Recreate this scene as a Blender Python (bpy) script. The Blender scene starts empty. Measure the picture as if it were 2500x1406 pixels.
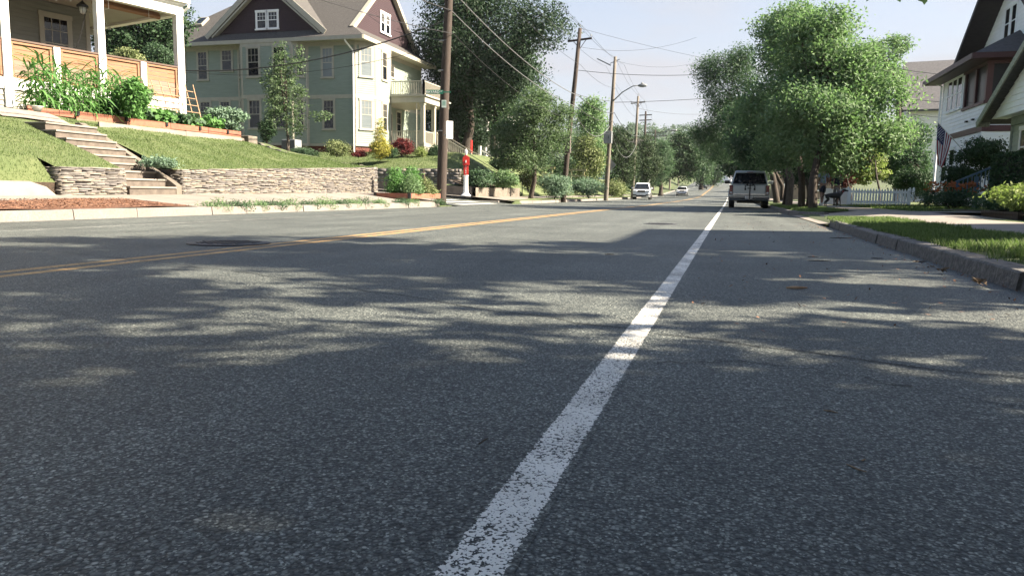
import bpy, math, random
import numpy as np
from mathutils import Vector, Matrix
sc = bpy.context.scene
COL = sc.collection
R = math.radians
# ---------------------------------------------------------------- camera
CAMZ = 0.55; FPX = 1830.0
YAW, PITCH, ROLL = R(16.03), R(7.21), R(0.916)
fw = Vector((-math.sin(YAW)*math.cos(PITCH), math.cos(YAW)*math.cos(PITCH), -math.sin(PITCH)))
r0 = Vector((math.cos(YAW), math.sin(YAW), 0.0)); u0 = r0.cross(fw)
rt = r0*math.cos(ROLL)+u0*math.sin(ROLL); up = -r0*math.sin(ROLL)+u0*math.cos(ROLL)
cam = bpy.data.objects.new('camera', bpy.data.cameras.new('camera')); COL.objects.link(cam)
cam.matrix_world = Matrix(((rt.x, up.x, -fw.x, 0), (rt.y, up.y, -fw.y, 0), (rt.z, up.z, -fw.z, CAMZ), (0, 0, 0, 1)))
cam.data.sensor_width = 36; cam.data.lens = 36*FPX/2500; cam.data.clip_start = .05; cam.data.clip_end = 6000
sc.camera = cam
# ---------------------------------------------------------------- sky, sun, exposure
SUN_EL, SUN_AZ = 36.0, 82.0            # azimuth from +Y towards +X
W = bpy.data.worlds.new('World'); sc.world = W; W.use_nodes = True
nt = W.node_tree; nt.nodes.clear()
def N(t, kind, **kw):
    n = t.nodes.new(kind)
    for k, v in kw.items():
        if k in n.inputs: n.inputs[k].default_value = v
        else: setattr(n, k, v)
    return n
sky = N(nt, 'ShaderNodeTexSky', sky_type='NISHITA', sun_disc=False)
sky.sun_elevation = R(SUN_EL); sky.sun_rotation = R(SUN_AZ); sky.air_density = 1.0; sky.dust_density = 2.0; sky.ozone_density = 1.5
tc = N(nt, 'ShaderNodeTexCoord'); mp = N(nt, 'ShaderNodeMapping'); mp.inputs['Scale'].default_value = (1.1, 1.1, 4.0)
mp.inputs['Location'].default_value = (3.1, 0.4, 0.3)
nz = N(nt, 'ShaderNodeTexNoise'); nz.inputs['Scale'].default_value = 3.6; nz.inputs['Detail'].default_value = 5; nz.inputs['Roughness'].default_value = .5
rp = N(nt, 'ShaderNodeValToRGB'); rp.color_ramp.elements[0].position = .44; rp.color_ramp.elements[1].position = .60
rp.color_ramp.elements[0].color = (.74, .74, .74, 1); rp.color_ramp.elements[1].color = (.97, .97, .97, 1)
mx = N(nt, 'ShaderNodeMixRGB'); mx.inputs[2].default_value = (2.85, 2.88, 3.1, 1)
bg = N(nt, 'ShaderNodeBackground'); bg.inputs['Strength'].default_value = .051
wo = N(nt, 'ShaderNodeOutputWorld')
L = nt.links.new
L(tc.outputs['Generated'], mp.inputs[0]); L(mp.outputs[0], nz.inputs['Vector']); L(nz.outputs['Fac'], rp.inputs[0])
sz = N(nt, 'ShaderNodeSeparateXYZ'); L(tc.outputs['Generated'], sz.inputs[0]); hz_ = N(nt, 'ShaderNodeMapRange'); hz_.inputs['From Min'].default_value = .16; hz_.inputs['From Max'].default_value = .5; hz_.inputs['To Min'].default_value = 1; hz_.inputs['To Max'].default_value = .1
L(sz.outputs[2], hz_.inputs[0]); ml = N(nt, 'ShaderNodeMath', operation='MULTIPLY'); L(rp.outputs[0], ml.inputs[0]); L(hz_.outputs[0], ml.inputs[1]); L(ml.outputs[0], mx.inputs[0]); L(sky.outputs[0], mx.inputs[1]); L(mx.outputs[0], bg.inputs[0]); L(bg.outputs[0], wo.inputs[0])
sl = bpy.data.lights.new('sun', 'SUN'); sl.energy = 5.0; sl.angle = R(.53); sl.color = (1, .865, .68)
so = bpy.data.objects.new('sun', sl); COL.objects.link(so)
SD = Vector((math.sin(R(SUN_AZ))*math.cos(R(SUN_EL)), math.cos(R(SUN_AZ))*math.cos(R(SUN_EL)), math.sin(R(SUN_EL))))
so.rotation_euler = SD.to_track_quat('Z', 'Y').to_euler(); so.location = (30, 5, 30)
sc.view_settings.view_transform = 'Standard'; sc.view_settings.look = 'None'; sc.view_settings.gamma = 1
sc.view_settings.exposure = 2.35
sc.cycles.max_bounces = 6; sc.cycles.transparent_max_bounces = 8
# ---------------------------------------------------------------- helpers
def at(px, py, D):
    """a real point D metres ahead of the camera, seen at photo pixel (px, py)"""
    d = fw*FPX + rt*(px-1250) + up*(703-py)
    h = Vector((-math.sin(YAW), math.cos(YAW), 0)); k = D/d.dot(h)
    return Vector((d.x*k, d.y*k, CAMZ+d.z*k))
def zr(y): return float(np.interp(y, [-60, 42, 75, 115, 175, 250, 350, 600], [0, 0, .1, .42, 2.2, 5.6, 11, 22]))
class MB:
    def __init__(s): s.v = []; s.f = []; s.m = []; s.mi = 0
    def add(s, vs, fs):
        b = len(s.v); s.v += [tuple(p) for p in vs]; s.f += [tuple(i+b for i in f) for f in fs]; s.m += [s.mi]*len(fs)
    def box(s, x0, x1, y0, y1, z0, z1):
        s.add([(x0,y0,z0),(x1,y0,z0),(x1,y1,z0),(x0,y1,z0),(x0,y0,z1),(x1,y0,z1),(x1,y1,z1),(x0,y1,z1)],
              [(0,3,2,1),(4,5,6,7),(0,1,5,4),(1,2,6,5),(2,3,7,6),(3,0,4,7)])
    def obox(s, c, u, v, w):
        """box centred at c with half-extent vectors u, v, w"""
        c, u, v, w = map(Vector, (c, u, v, w))
        s.add([c-u-v-w, c+u-v-w, c+u+v-w, c-u+v-w, c-u-v+w, c+u-v+w, c+u+v+w, c-u+v+w],
              [(0,3,2,1),(4,5,6,7),(0,1,5,4),(1,2,6,5),(2,3,7,6),(3,0,4,7)])
    def bar(s, a, b, w, h=None, upv=(0,0,1)):
        a, b = Vector(a), Vector(b); d = b-a; l = d.length
        if l < 1e-6: return
        d.normalize(); upv = Vector(upv)
        if abs(d.dot(upv)) > .98: upv = Vector((0,1,0))
        sd = d.cross(upv).normalized(); u2 = sd.cross(d)
        s.obox((a+b)/2, d*l/2, sd*w/2, u2*(h or w)/2)
    def poly(s, pts): s.add(pts, [tuple(range(len(pts)))])
    def prism(s, pts, off):
        off = Vector(off); n = len(pts); a = [Vector(p) for p in pts]; b = [p+off for p in a]
        s.add(a+b, [tuple(range(n))[::-1], tuple(range(n, 2*n))]+[(i, (i+1)%n, n+(i+1)%n, n+i) for i in range(n)])
    def tube(s, pts, rad, n=8, cap=True):
        pts = [Vector(p) for p in pts]; m = len(pts)
        if not hasattr(rad, '__len__'): rad = [rad]*m
        rings = []; prev = None
        for i, p in enumerate(pts):
            d = (pts[min(i+1, m-1)]-pts[max(i-1, 0)]).normalized()
            if prev is None: a = d.cross(Vector((0,0,1)) if abs(d.z) < .9 else Vector((1,0,0))).normalized()
            else: a = (prev-d*prev.dot(d)).normalized()
            prev = a; b = d.cross(a)
            rings += [p+(a*math.cos(2*math.pi*k/n)+b*math.sin(2*math.pi*k/n))*rad[i] for k in range(n)]
        fs = [(i*n+k, i*n+(k+1)%n, (i+1)*n+(k+1)%n, (i+1)*n+k) for i in range(m-1) for k in range(n)]
        if cap: fs += [tuple(range(n))[::-1], tuple(range((m-1)*n, m*n))]
        s.add(rings, fs)
    def lathe(s, prof, c=(0,0,0), n=16, axis='z'):
        vs = []
        for r, h in prof:
            for k in range(n):
                a = 2*math.pi*k/n; x, y = r*math.cos(a), r*math.sin(a)
                vs.append({'z': (c[0]+x, c[1]+y, c[2]+h), 'x': (c[0]+h, c[1]+x, c[2]+y), 'y': (c[0]+y, c[1]+h, c[2]+x)}[axis])
        m = len(prof)
        s.add(vs, [(i*n+k, i*n+(k+1)%n, (i+1)*n+(k+1)%n, (i+1)*n+k) for i in range(m-1) for k in range(n)]+[tuple(range(n))[::-1], tuple(range((m-1)*n, m*n))])
def put(o, parent=None, kind=None):
    COL.objects.link(o)
    if parent is not None: o.parent = parent
    if kind: o['kind'] = kind
    return o
def obj(name, mb, mat, parent=None, smooth=False, bevel=0, loc=None, kind=None):
    me = bpy.data.meshes.new(name); me.from_pydata(mb.v, [], mb.f)
    for m in (mat if isinstance(mat, (list, tuple)) else [mat]): me.materials.append(m)
    if any(mb.m): me.polygons.foreach_set('material_index', mb.m)
    me.validate(); me.update()
    if bevel:
        import bmesh
        bm = bmesh.new(); bm.from_mesh(me)
        es = [e for e in bm.edges if len(e.link_faces) == 2 and e.calc_face_angle(0) > .5]
        bmesh.ops.bevel(bm, geom=es, offset=bevel, segments=2, affect='EDGES', profile=.5, clamp_overlap=True)
        bm.to_mesh(me); bm.free()
    if smooth: me.polygons.foreach_set('use_smooth', [True]*len(me.polygons))
    o = bpy.data.objects.new(name, me)
    if loc is not None: o.location = loc
    return put(o, parent, kind)
def thing(name, label, cat, loc=(0,0,0), rz=0, group=None):
    o = bpy.data.objects.new(name, None); o.location = loc; o.rotation_euler = (0, 0, rz); o.empty_display_size = .2
    COL.objects.link(o); return tag(o, label, cat, group)
def tag(o, label, cat, group=None):
    o['label'] = label; o['category'] = cat
    if group: o['group'] = group
    return o
def dup(root, loc, rz=0, label=None, group=None, scale=1):
    r = root.copy(); COL.objects.link(r); r.location = loc; r.rotation_euler = (0, 0, rz); r.scale = (scale,)*3
    if label: r['label'] = label
    if group: r['group'] = group
    def rec(a, b):
        for ch in list(a.children):
            c = ch.copy(); COL.objects.link(c); c.parent = b; rec(ch, c)
    rec(root, r); return r
def np_mesh(name, V, F, tint=None, mat=None, parent=None, kind=None, smooth=False):
    me = bpy.data.meshes.new(name); k = F.shape[1]
    me.vertices.add(len(V)); me.vertices.foreach_set('co', V.astype(np.float32).ravel())
    me.loops.add(F.size); me.loops.foreach_set('vertex_index', F.astype(np.int32).ravel())
    me.polygons.add(len(F)); me.polygons.foreach_set('loop_start', np.arange(0, F.size, k, dtype=np.int32))
    try: me.polygons.foreach_set('loop_total', np.full(len(F), k, dtype=np.int32))
    except Exception: pass
    if tint is not None:
        a = me.attributes.new('tint', 'FLOAT', 'FACE'); a.data.foreach_set('value', tint.astype(np.float32))
    if mat: me.materials.append(mat)
    me.update(calc_edges=True)
    if smooth: me.polygons.foreach_set('use_smooth', [True]*len(me.polygons))
    o = bpy.data.objects.new(name, me); return put(o, parent, kind)
# ---------------------------------------------------------------- materials
def newmat(name):
    m = bpy.data.materials.new(name); m.use_nodes = True; t = m.node_tree; t.nodes.clear()
    return m, t, t.nodes.new('ShaderNodeOutputMaterial')
def coords(t, scale=(1,1,1)):
    c = N(t, 'ShaderNodeTexCoord'); m = N(t, 'ShaderNodeMapping'); m.inputs['Scale'].default_value = scale
    t.links.new(c.outputs['Object'], m.inputs[0]); return m.outputs[0]
def ramp(t, fac, stops):
    r = N(t, 'ShaderNodeValToRGB'); e = r.color_ramp.elements
    while len(e) < len(stops): e.new(.5)
    for k, (p, c) in enumerate(stops):
        e[k].position = p; e[k].color = (*(c if hasattr(c, '__len__') else (c,)*3), 1)
    t.links.new(fac, r.inputs[0]); return r.outputs[0]
def mixc(t, fac, a, b, mode='MIX'):
    m = N(t, 'ShaderNodeMixRGB', blend_type=mode)
    for i, v in enumerate((fac, a, b)):
        if hasattr(v, 'is_linked') or hasattr(v, 'links'): t.links.new(v, m.inputs[i])
        elif i == 0: m.inputs[0].default_value = v
        else: m.inputs[i].default_value = (*v, 1)
    return m.outputs[0]
def noise(t, vec, scale, detail=4, rough=.55):
    n = N(t, 'ShaderNodeTexNoise'); n.inputs['Scale'].default_value = scale; n.inputs['Detail'].default_value = detail; n.inputs['Roughness'].default_value = rough
    t.links.new(vec, n.inputs['Vector']); return n.outputs['Fac']
def mat(name, c1, c2=None, scale=4, rough=.7, bump=0, bscale=30, metal=0, spec=.4, stretch=(1,1,1), tint=None, lo=.35, hi=.65, bdist=.01, coat=0, dirt=0):
    m, t, out = newmat(name); b = N(t, 'ShaderNodeBsdfPrincipled'); v = coords(t, stretch)
    c2 = c2 or tuple(x*.82 for x in c1); kk = 1 if ('white' in name or 'lens' in name) else .92 if 'sage' in name else .6; c1 = tuple(x*kk for x in c1); c2 = tuple(x*kk for x in c2)
    col = mixc(t, ramp(t, noise(t, v, scale), [(lo, 0.), (hi, 1.)]), c1, c2)
    if tint:
        a = N(t, 'ShaderNodeAttribute', attribute_name='tint'); col = mixc(t, ramp(t, a.outputs['Fac'], tint), col, col) if False else mixc(t, 1.0, col, ramp(t, a.outputs['Fac'], tint), 'MULTIPLY')
    if dirt: col = mixc(t, ramp(t, noise(t, v, .8, 6), [(.45, 0.), (.75, dirt)]), col, tuple(x*.55 for x in c1))
    t.links.new(col, b.inputs['Base Color'])
    b.inputs['Roughness'].default_value = rough; b.inputs['Metallic'].default_value = metal; b.inputs['Specular IOR Level'].default_value = spec
    if coat: b.inputs['Coat Weight'].default_value = coat; b.inputs['Coat Roughness'].default_value = .06
    if bump:
        bp = N(t, 'ShaderNodeBump'); bp.inputs['Strength'].default_value = bump; bp.inputs['Distance'].default_value = bdist
        t.links.new(noise(t, v, bscale, 5), bp.inputs['Height']); t.links.new(bp.outputs[0], b.inputs['Normal'])
    t.links.new(b.outputs[0], out.inputs[0]); return m
m_screen = None
def leafmat(name, dark, light, trans=.35, tr=None):
    dark = tuple(x*.84 for x in dark); light = tuple(x*.84 for x in light)
    m, t, out = newmat(name); b = N(t, 'ShaderNodeBsdfPrincipled'); a = N(t, 'ShaderNodeAttribute', attribute_name='tint')
    col = ramp(t, a.outputs['Fac'], [(0, dark), (1, light)]); t.links.new(col, b.inputs['Base Color'])
    b.inputs['Roughness'].default_value = .65; b.inputs['Specular IOR Level'].default_value = .2
    tl = N(t, 'ShaderNodeBsdfTranslucent'); t.links.new(mixc(t, 1.0, col, tr or (.93, 1.12, .72), 'MULTIPLY'), tl.inputs[0])
    ms = N(t, 'ShaderNodeMixShader'); ms.inputs[0].default_value = trans
    t.links.new(b.outputs[0], ms.inputs[1]); t.links.new(tl.outputs[0], ms.inputs[2]); t.links.new(ms.outputs[0], out.inputs[0]); return m
def asphalt_nodes(t):
    c = N(t, 'ShaderNodeTexCoord').outputs['Object']
    def vor(s):
        n = N(t, 'ShaderNodeTexVoronoi'); n.inputs['Scale'].default_value = s; t.links.new(c, n.inputs['Vector']); return n
    v1, v2 = vor(125), vor(240)
    def sep(o):
        s = N(t, 'ShaderNodeSeparateColor'); t.links.new(o, s.inputs[0]); return s.outputs[0]
    c1 = ramp(t, sep(v1.outputs['Color']), [(.0, (.034,.039,.042)), (.5, (.080,.089,.092)), (.80, (.21,.22,.218)), (.94, (.34,.34,.33)), (1, (.54,.53,.50))])
    c2 = ramp(t, sep(v2.outputs['Color']), [(.0, (.045,.051,.054)), (.65, (.115,.124,.126)), (1, (.50,.50,.475))])
    pick = ramp(t, noise(t, c, 60, 2), [(.45, 0.), (.55, 1.)])
    col = mixc(t, pick, c1, c2)
    col = mixc(t, 1.0, col, (.70, .75, .71), 'MULTIPLY')
    gap = ramp(t, v1.outputs['Distance'], [(.35, 1.), (.75, .33)])
    col = mixc(t, 1.0, col, gap, 'MULTIPLY')
    big = ramp(t, noise(t, c, .7, 6, .6), [(.3, .72), (.7, 1.25)])
    col = mixc(t, 1.0, col, big, 'MULTIPLY')
    mp2 = N(t, 'ShaderNodeMapping'); mp2.inputs['Scale'].default_value = (1.6, .07, 1); t.links.new(c, mp2.inputs[0])
    trk = ramp(t, noise(t, mp2.outputs[0], 1.2, 4), [(.35, .85), (.65, 1.15)])
    col = mixc(t, 1.0, col, trk, 'MULTIPLY')
    sub = N(t, 'ShaderNodeMath', operation='SUBTRACT'); sub.inputs[0].default_value = 1; t.links.new(v1.outputs['Distance'], sub.inputs[1])
    hgt = N(t, 'ShaderNodeMath', operation='MULTIPLY'); t.links.new(sub.outputs[0], hgt.inputs[0]); t.links.new(noise(t, c, 90, 3), hgt.inputs[1])
    return c, col, hgt.outputs[0]
def asphalt():
    m, t, out = newmat('asphalt'); b = N(t, 'ShaderNodeBsdfPrincipled'); c, col, h = asphalt_nodes(t)
    bp = N(t, 'ShaderNodeBump'); bp.inputs['Strength'].default_value = .75; bp.inputs['Distance'].default_value = .006
    t.links.new(h, bp.inputs['Height']); t.links.new(bp.outputs[0], b.inputs['Normal']); t.links.new(col, b.inputs['Base Color'])
    b.inputs['Roughness'].default_value = .62; b.inputs['Specular IOR Level'].default_value = .35
    t.links.new(b.outputs[0], out.inputs[0]); return m
def paint(name, pc, xc, hw, wear=.5):
    """painted line: coat of paint worn off the stones, ragged edges at xc +- hw"""
    m, t, out = newmat(name); b = N(t, 'ShaderNodeBsdfPrincipled'); c, col, h = asphalt_nodes(t)
    sx = N(t, 'ShaderNodeSeparateXYZ'); t.links.new(c, sx.inputs[0])
    def mth(op, a, b_=None):
        n = N(t, 'ShaderNodeMath', operation=op)
        for i, v in enumerate((a, b_)):
            if v is None: continue
            if hasattr(v, 'links'): t.links.new(v, n.inputs[i])
            else: n.inputs[i].default_value = v
        return n.outputs[0]
    d = mth('ABSOLUTE', mth('SUBTRACT', sx.outputs[0], xc))
    n1 = noise(t, c, 120, 3); n2 = noise(t, c, 2.5, 4); n3 = noise(t, c, 210, 2)
    edge = mth('SUBTRACT', mth('ADD', hw-.016, mth('ADD', mth('MULTIPLY', n1, .022), mth('MULTIPLY', noise(t, c, 9, 3), .010))), d)
    inside = mth('GREATER_THAN', edge, 0)
    vo = N(t, 'ShaderNodeTexVoronoi'); vo.inputs['Scale'].default_value = 125; t.links.new(c, vo.inputs['Vector'])
    dv = mth('ADD', mth('MULTIPLY', vo.outputs['Distance'], .42), mth('MULTIPLY', n3, .75))
    dv = mth('ADD', dv, mth('MULTIPLY', n2, .42))
    solid = mth('LESS_THAN', dv, 1.10-wear*.34)
    fac = mth('MULTIPLY', inside, solid)
    dirty = mixc(t, ramp(t, noise(t, c, 5, 6), [(.3, 0.), (.7, .75)]), pc, tuple(x*.62 for x in pc))
    t.links.new(mixc(t, fac, col, dirty), b.inputs['Base Color'])
    bp = N(t, 'ShaderNodeBump'); bp.inputs['Strength'].default_value = .75; bp.inputs['Distance'].default_value = .006
    t.links.new(h, bp.inputs['Height']); t.links.new(bp.outputs[0], b.inputs['Normal'])
    b.inputs['Roughness'].default_value = .62; b.inputs['Specular IOR Level'].default_value = .35; t.links.new(b.outputs[0], out.inputs[0]); return m
m_asph = asphalt()
m_conc = mat('concrete', (.36,.325,.285), (.29,.262,.23), 3, .85, .3, 60, dirt=.5)
m_concd = mat('old_concrete', (.27,.235,.195), (.18,.155,.13), 4, .88, .4, 40, dirt=.8)
m_kerb = mat('granite_kerb', (.34,.31,.275), (.22,.205,.195), 30, .8, .7, 45, dirt=.7, bdist=.012)
m_mulch = mat('bark_mulch', (.30,.15,.09), (.14,.065,.04), 60, .9, 1, 70, bdist=.03, stretch=(1,.5,1))
m_soil = mat('soil', (.09,.06,.04), (.04,.03,.02), 20, .95, .8, 40, bdist=.03)
m_grass = mat('lawn_turf', (.12,.175,.06), (.20,.235,.10), 1.1, .9, 1, 90, bdist=.03, lo=.3, hi=.75)
m_field = mat('ground_cover', (.10,.14,.05), (.07,.09,.04), .2, .95)
m_stone = mat('fieldstone', (.33,.31,.285), (.25,.24,.225), 12, .85, .6, 40, tint=[(0, (.62,.61,.66)), (.5, (.98,.96,.96)), (1, (1.3,1.2,1.05))])
m_sage = mat('sage_clapboard', (.235,.28,.235), (.205,.245,.205), 1.5, .6, stretch=(1,1,6))
m_cream = mat('cream_trim', (.56,.53,.44), (.50,.47,.39), 3, .55)
m_cream2 = mat('cream_clapboard', (.42,.40,.34), (.37,.35,.30), 2, .6, stretch=(1,1,6))
m_white = mat('white_paint', (.78,.77,.75), (.70,.69,.67), 3, .5)
m_wsid = mat('white_siding', (.80,.83,.86), (.74,.77,.80), 2, .55)
m_kerb2 = mat('dark_granite_kerb', (.27,.26,.25), (.12,.118,.12), 22, .85, 1, 40, dirt=.8, bdist=.02)
m_maroon = mat('maroon_shingle', (.062,.032,.042), (.04,.022,.03), 8, .8, .5, 30, stretch=(1,1,3))
m_roof = mat('roof_shingle', (.125,.12,.115), (.06,.057,.055), 9, .9, .6, 25, stretch=(1,1,2.5), lo=.3, hi=.7)
m_roofg = mat('grey_roof_shingle', (.16,.158,.17), (.10,.10,.11), 7, .9, .5, 25, stretch=(1,1,3))
m_brick = mat('brick_foundation', (.22,.075,.05), (.15,.05,.04), 12, .85, .4, 40)
m_greysid = mat('grey_clapboard', (.33,.33,.28), (.28,.28,.24), 2, .6, stretch=(1,1,5))
m_cedar = mat('cedar_boards', (.38,.185,.09), (.28,.13,.06), 3, .6, .2, 30, stretch=(1,1,14))
m_cedar2 = mat('weathered_cedar', (.33,.23,.17), (.25,.17,.125), 3, .7, .2, 30, stretch=(1,1,14))
m_timber = mat('timber', (.33,.22,.15), (.22,.15,.11), 6, .8, .5, 40)
m_redwood = mat('redwood_border', (.42,.17,.10), (.32,.12,.08), 5, .7, .3, 40)
m_lath = mat('pale_lath', (.62,.40,.24), (.50,.31,.18), 6, .7)
m_pole = mat('creosote_pole', (.085,.062,.05), (.04,.03,.026), 7, .85, .8, 12, stretch=(4,4,.4), lo=.3, hi=.7)
m_poleg = mat('weathered_pole', (.26,.23,.19), (.16,.14,.12), 7, .85, .6, 12, stretch=(4,4,.4))
m_bark = mat('bark', (.085,.065,.05), (.04,.032,.026), 9, .9, 1, 12, stretch=(3,3,.6), bdist=.03)
m_barkl = mat('light_bark', (.17,.14,.11), (.10,.08,.065), 9, .9, 1, 12, stretch=(3,3,.6), bdist=.03)
m_glass = mat('window_glass', (.018,.022,.028), (.010,.012,.016), 2, .05, spec=.45)
m_glassb = mat('blind_behind_glass', (.26,.30,.32), (.20,.24,.26), 1.0, .12, spec=.5, stretch=(1,1,30))
m_screen = mat('dark_screen', (.02,.025,.03), rough=.35, spec=.25)
m_black = mat('black_plastic', (.02,.02,.022), rough=.5)
m_wire = mat('cable_black', (.03,.03,.032), rough=.6)
m_rubber = mat('tyre_rubber', (.018,.018,.018), (.03,.028,.026), 20, .85)
m_steel = mat('galvanised_steel', (.42,.43,.44), (.33,.34,.35), 6, .45, metal=.7)
m_greybox = mat('grey_cabinet_paint', (.36,.38,.40), rough=.5)
m_iron = mat('cast_iron', (.085,.08,.095), (.05,.048,.055), 25, .5, .5, 60, metal=.5)
m_red = mat('fire_red_paint', (.62,.03,.025), (.5,.025,.02), 6, .35, spec=.6)
m_silver = mat('silver_white_car_paint', (.40,.44,.45), (.37,.41,.42), 2, .28, metal=.35, spec=.6, coat=.8)
m_wpaint = mat('white_car_paint', (.72,.74,.78), (.68,.70,.74), 2, .25, spec=.6, coat=.8)
m_dkpaint = mat('dark_car_paint', (.05,.07,.09), rough=.25, spec=.6, coat=.8)
m_tail = mat('tail_lamp', (.30,.015,.015), (.16,.01,.01), 20, .2, spec=.8)
m_lens = mat('lamp_lens', (.62,.66,.70), (.35,.38,.42), 12, .12, spec=1)
m_chrome = mat('chrome', (.7,.7,.7), rough=.15, metal=1)
m_green = mat('street_sign_green', (.02,.24,.15), rough=.4)
m_skin = mat('skin', (.42,.25,.18), rough=.55)
m_tee = mat('light_blue_cotton', (.30,.40,.52), (.25,.34,.45), 9, .85, .3, 40)
m_navy = mat('navy_cotton', (.03,.035,.06), (.02,.024,.045), 9, .85, .3, 40)
m_hair = mat('brown_hair', (.10,.065,.04), (.06,.04,.025), 30, .7)
m_grey = mat('pale_grey_cloth', (.40,.38,.36), rough=.85)
m_dog = mat('black_fur', (.016,.016,.018), (.03,.03,.034), 30, .75, .5, 80)
m_blue = mat('blue_paint', (.09,.19,.28), rough=.55)
m_teal = mat('teal_plastic', (.02,.32,.36), rough=.4)
m_flagr = mat('flag_red', (.45,.03,.05), rough=.8); m_flagw = mat('flag_white', (.75,.75,.78), rough=.8); m_flagb = mat('flag_blue', (.03,.04,.16), rough=.8)
m_twig = mat('dry_twig', (.40,.30,.20), (.22,.15,.10), 20, .8); m_bulb = mat('clear_bulb', (.8,.8,.78), rough=.1, spec=1)
l_mid = leafmat('leaf_mid', (.03,.068,.045), (.115,.185,.10))
l_light = leafmat('leaf_light', (.065,.13,.07), (.26,.37,.19), .4)
l_soft = leafmat('leaf_soft_green', (.045,.085,.05), (.18,.25,.13), .4)
l_dark = leafmat('leaf_dark', (.016,.040,.020), (.055,.105,.045), .25)
l_deep = leafmat('leaf_deep_green', (.012,.030,.018), (.042,.080,.040), .2)
l_pine = leafmat('needle_green', (.016,.04,.02), (.075,.115,.05), .15)
l_yel = leafmat('leaf_yellow_green', (.12,.17,.05), (.34,.40,.14), .35)
l_gold = leafmat('golden_conifer', (.16,.17,.035), (.50,.44,.09), .25)
l_red = leafmat('leaf_maroon', (.05,.012,.016), (.20,.04,.04), .3, (1.1,.6,.5))
l_olive = leafmat('leaf_olive', (.08,.12,.06), (.27,.30,.13), .25)
l_corn = leafmat('corn_leaf', (.07,.17,.05), (.16,.32,.10), .35)
l_blue = leafmat('leaf_blue_green', (.09,.16,.12), (.24,.34,.24), .3)
l_grass = leafmat('grass_blade', (.08,.13,.045), (.18,.235,.09), .4)
l_org = leafmat('orange_petal', (.30,.10,.045), (.45,.17,.07), .3, (1,.8,.6))
l_wht = leafmat('pale_petal', (.5,.5,.45), (.75,.75,.68), .2)
# ---------------------------------------------------------------- vegetation
def leafset(lobes, n, size, seed, aspect=.5, clump=.45, per=22, shell=.55, droop=0.0, flat=.55, fill=.25):
    """leaves gathered in clumps over a set of ellipsoid lobes -> V, F, tint"""
    g = np.random.default_rng(seed); lob = np.array(lobes, float)
    w = lob[:, 3]*lob[:, 4]+lob[:, 4]*lob[:, 5]+lob[:, 3]*lob[:, 5]; w = w/w.sum()
    nc = max(4, n//per); li = g.choice(len(lob), nc, p=w)
    d = g.normal(size=(nc, 3)); d /= np.linalg.norm(d, axis=1)[:, None]
    rad = np.where(g.random(nc) < fill, g.random(nc)**.5, 1-np.abs(g.normal(size=nc))*(1-shell)*.5)
    cc = lob[li, :3]+d*lob[li, 3:6]*rad[:, None]
    ct = g.random(nc)
    idx = np.repeat(np.arange(nc), per); m = len(idx)
    off = g.normal(size=(m, 3))*clump*.5; off[:, 2] *= flat; P = cc[idx]+off
    nr = d[idx]*.7+g.normal(size=(m, 3))*.75+np.array([0, 0, .55]); nr /= np.linalg.norm(nr, axis=1)[:, None]
    t = np.cross(nr, g.normal(size=(m, 3))); t[:, 2] -= droop; t -= nr*(t*nr).sum(1)[:, None]; t /= np.linalg.norm(t, axis=1)[:, None]
    b = np.cross(nr, t); s = size*(.65+.7*g.random(m))[:, None]
    V = np.stack([P-t*s*.5, P+b*s*aspect*.5, P+t*s*.5, P-b*s*aspect*.5], 1).reshape(-1, 3)
    F = np.arange(m*4).reshape(-1, 4); tint = np.clip(.2+.42*ct[idx]+.25*g.random(m), 0, 1)
    return V, F, tint
def lobes_for(c, r, k, seed, sub=.42, spread=.68, taper=0):
    g = random.Random(seed); out = [(c[0], c[1], c[2], r[0]*.72, r[1]*.72, r[2]*.72)]
    for i in range(k):
        u = g.uniform(-1, 1); a = g.uniform(0, 6.283); q = math.sqrt(1-u*u); w = 1-taper*max(0, u)
        f = g.uniform(.8, 1.25)*sub
        out.append((c[0]+q*math.cos(a)*r[0]*spread*w, c[1]+q*math.sin(a)*r[1]*spread*w, c[2]+u*r[2]*spread, r[0]*f, r[1]*f, r[2]*f*.85))
    return out
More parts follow.
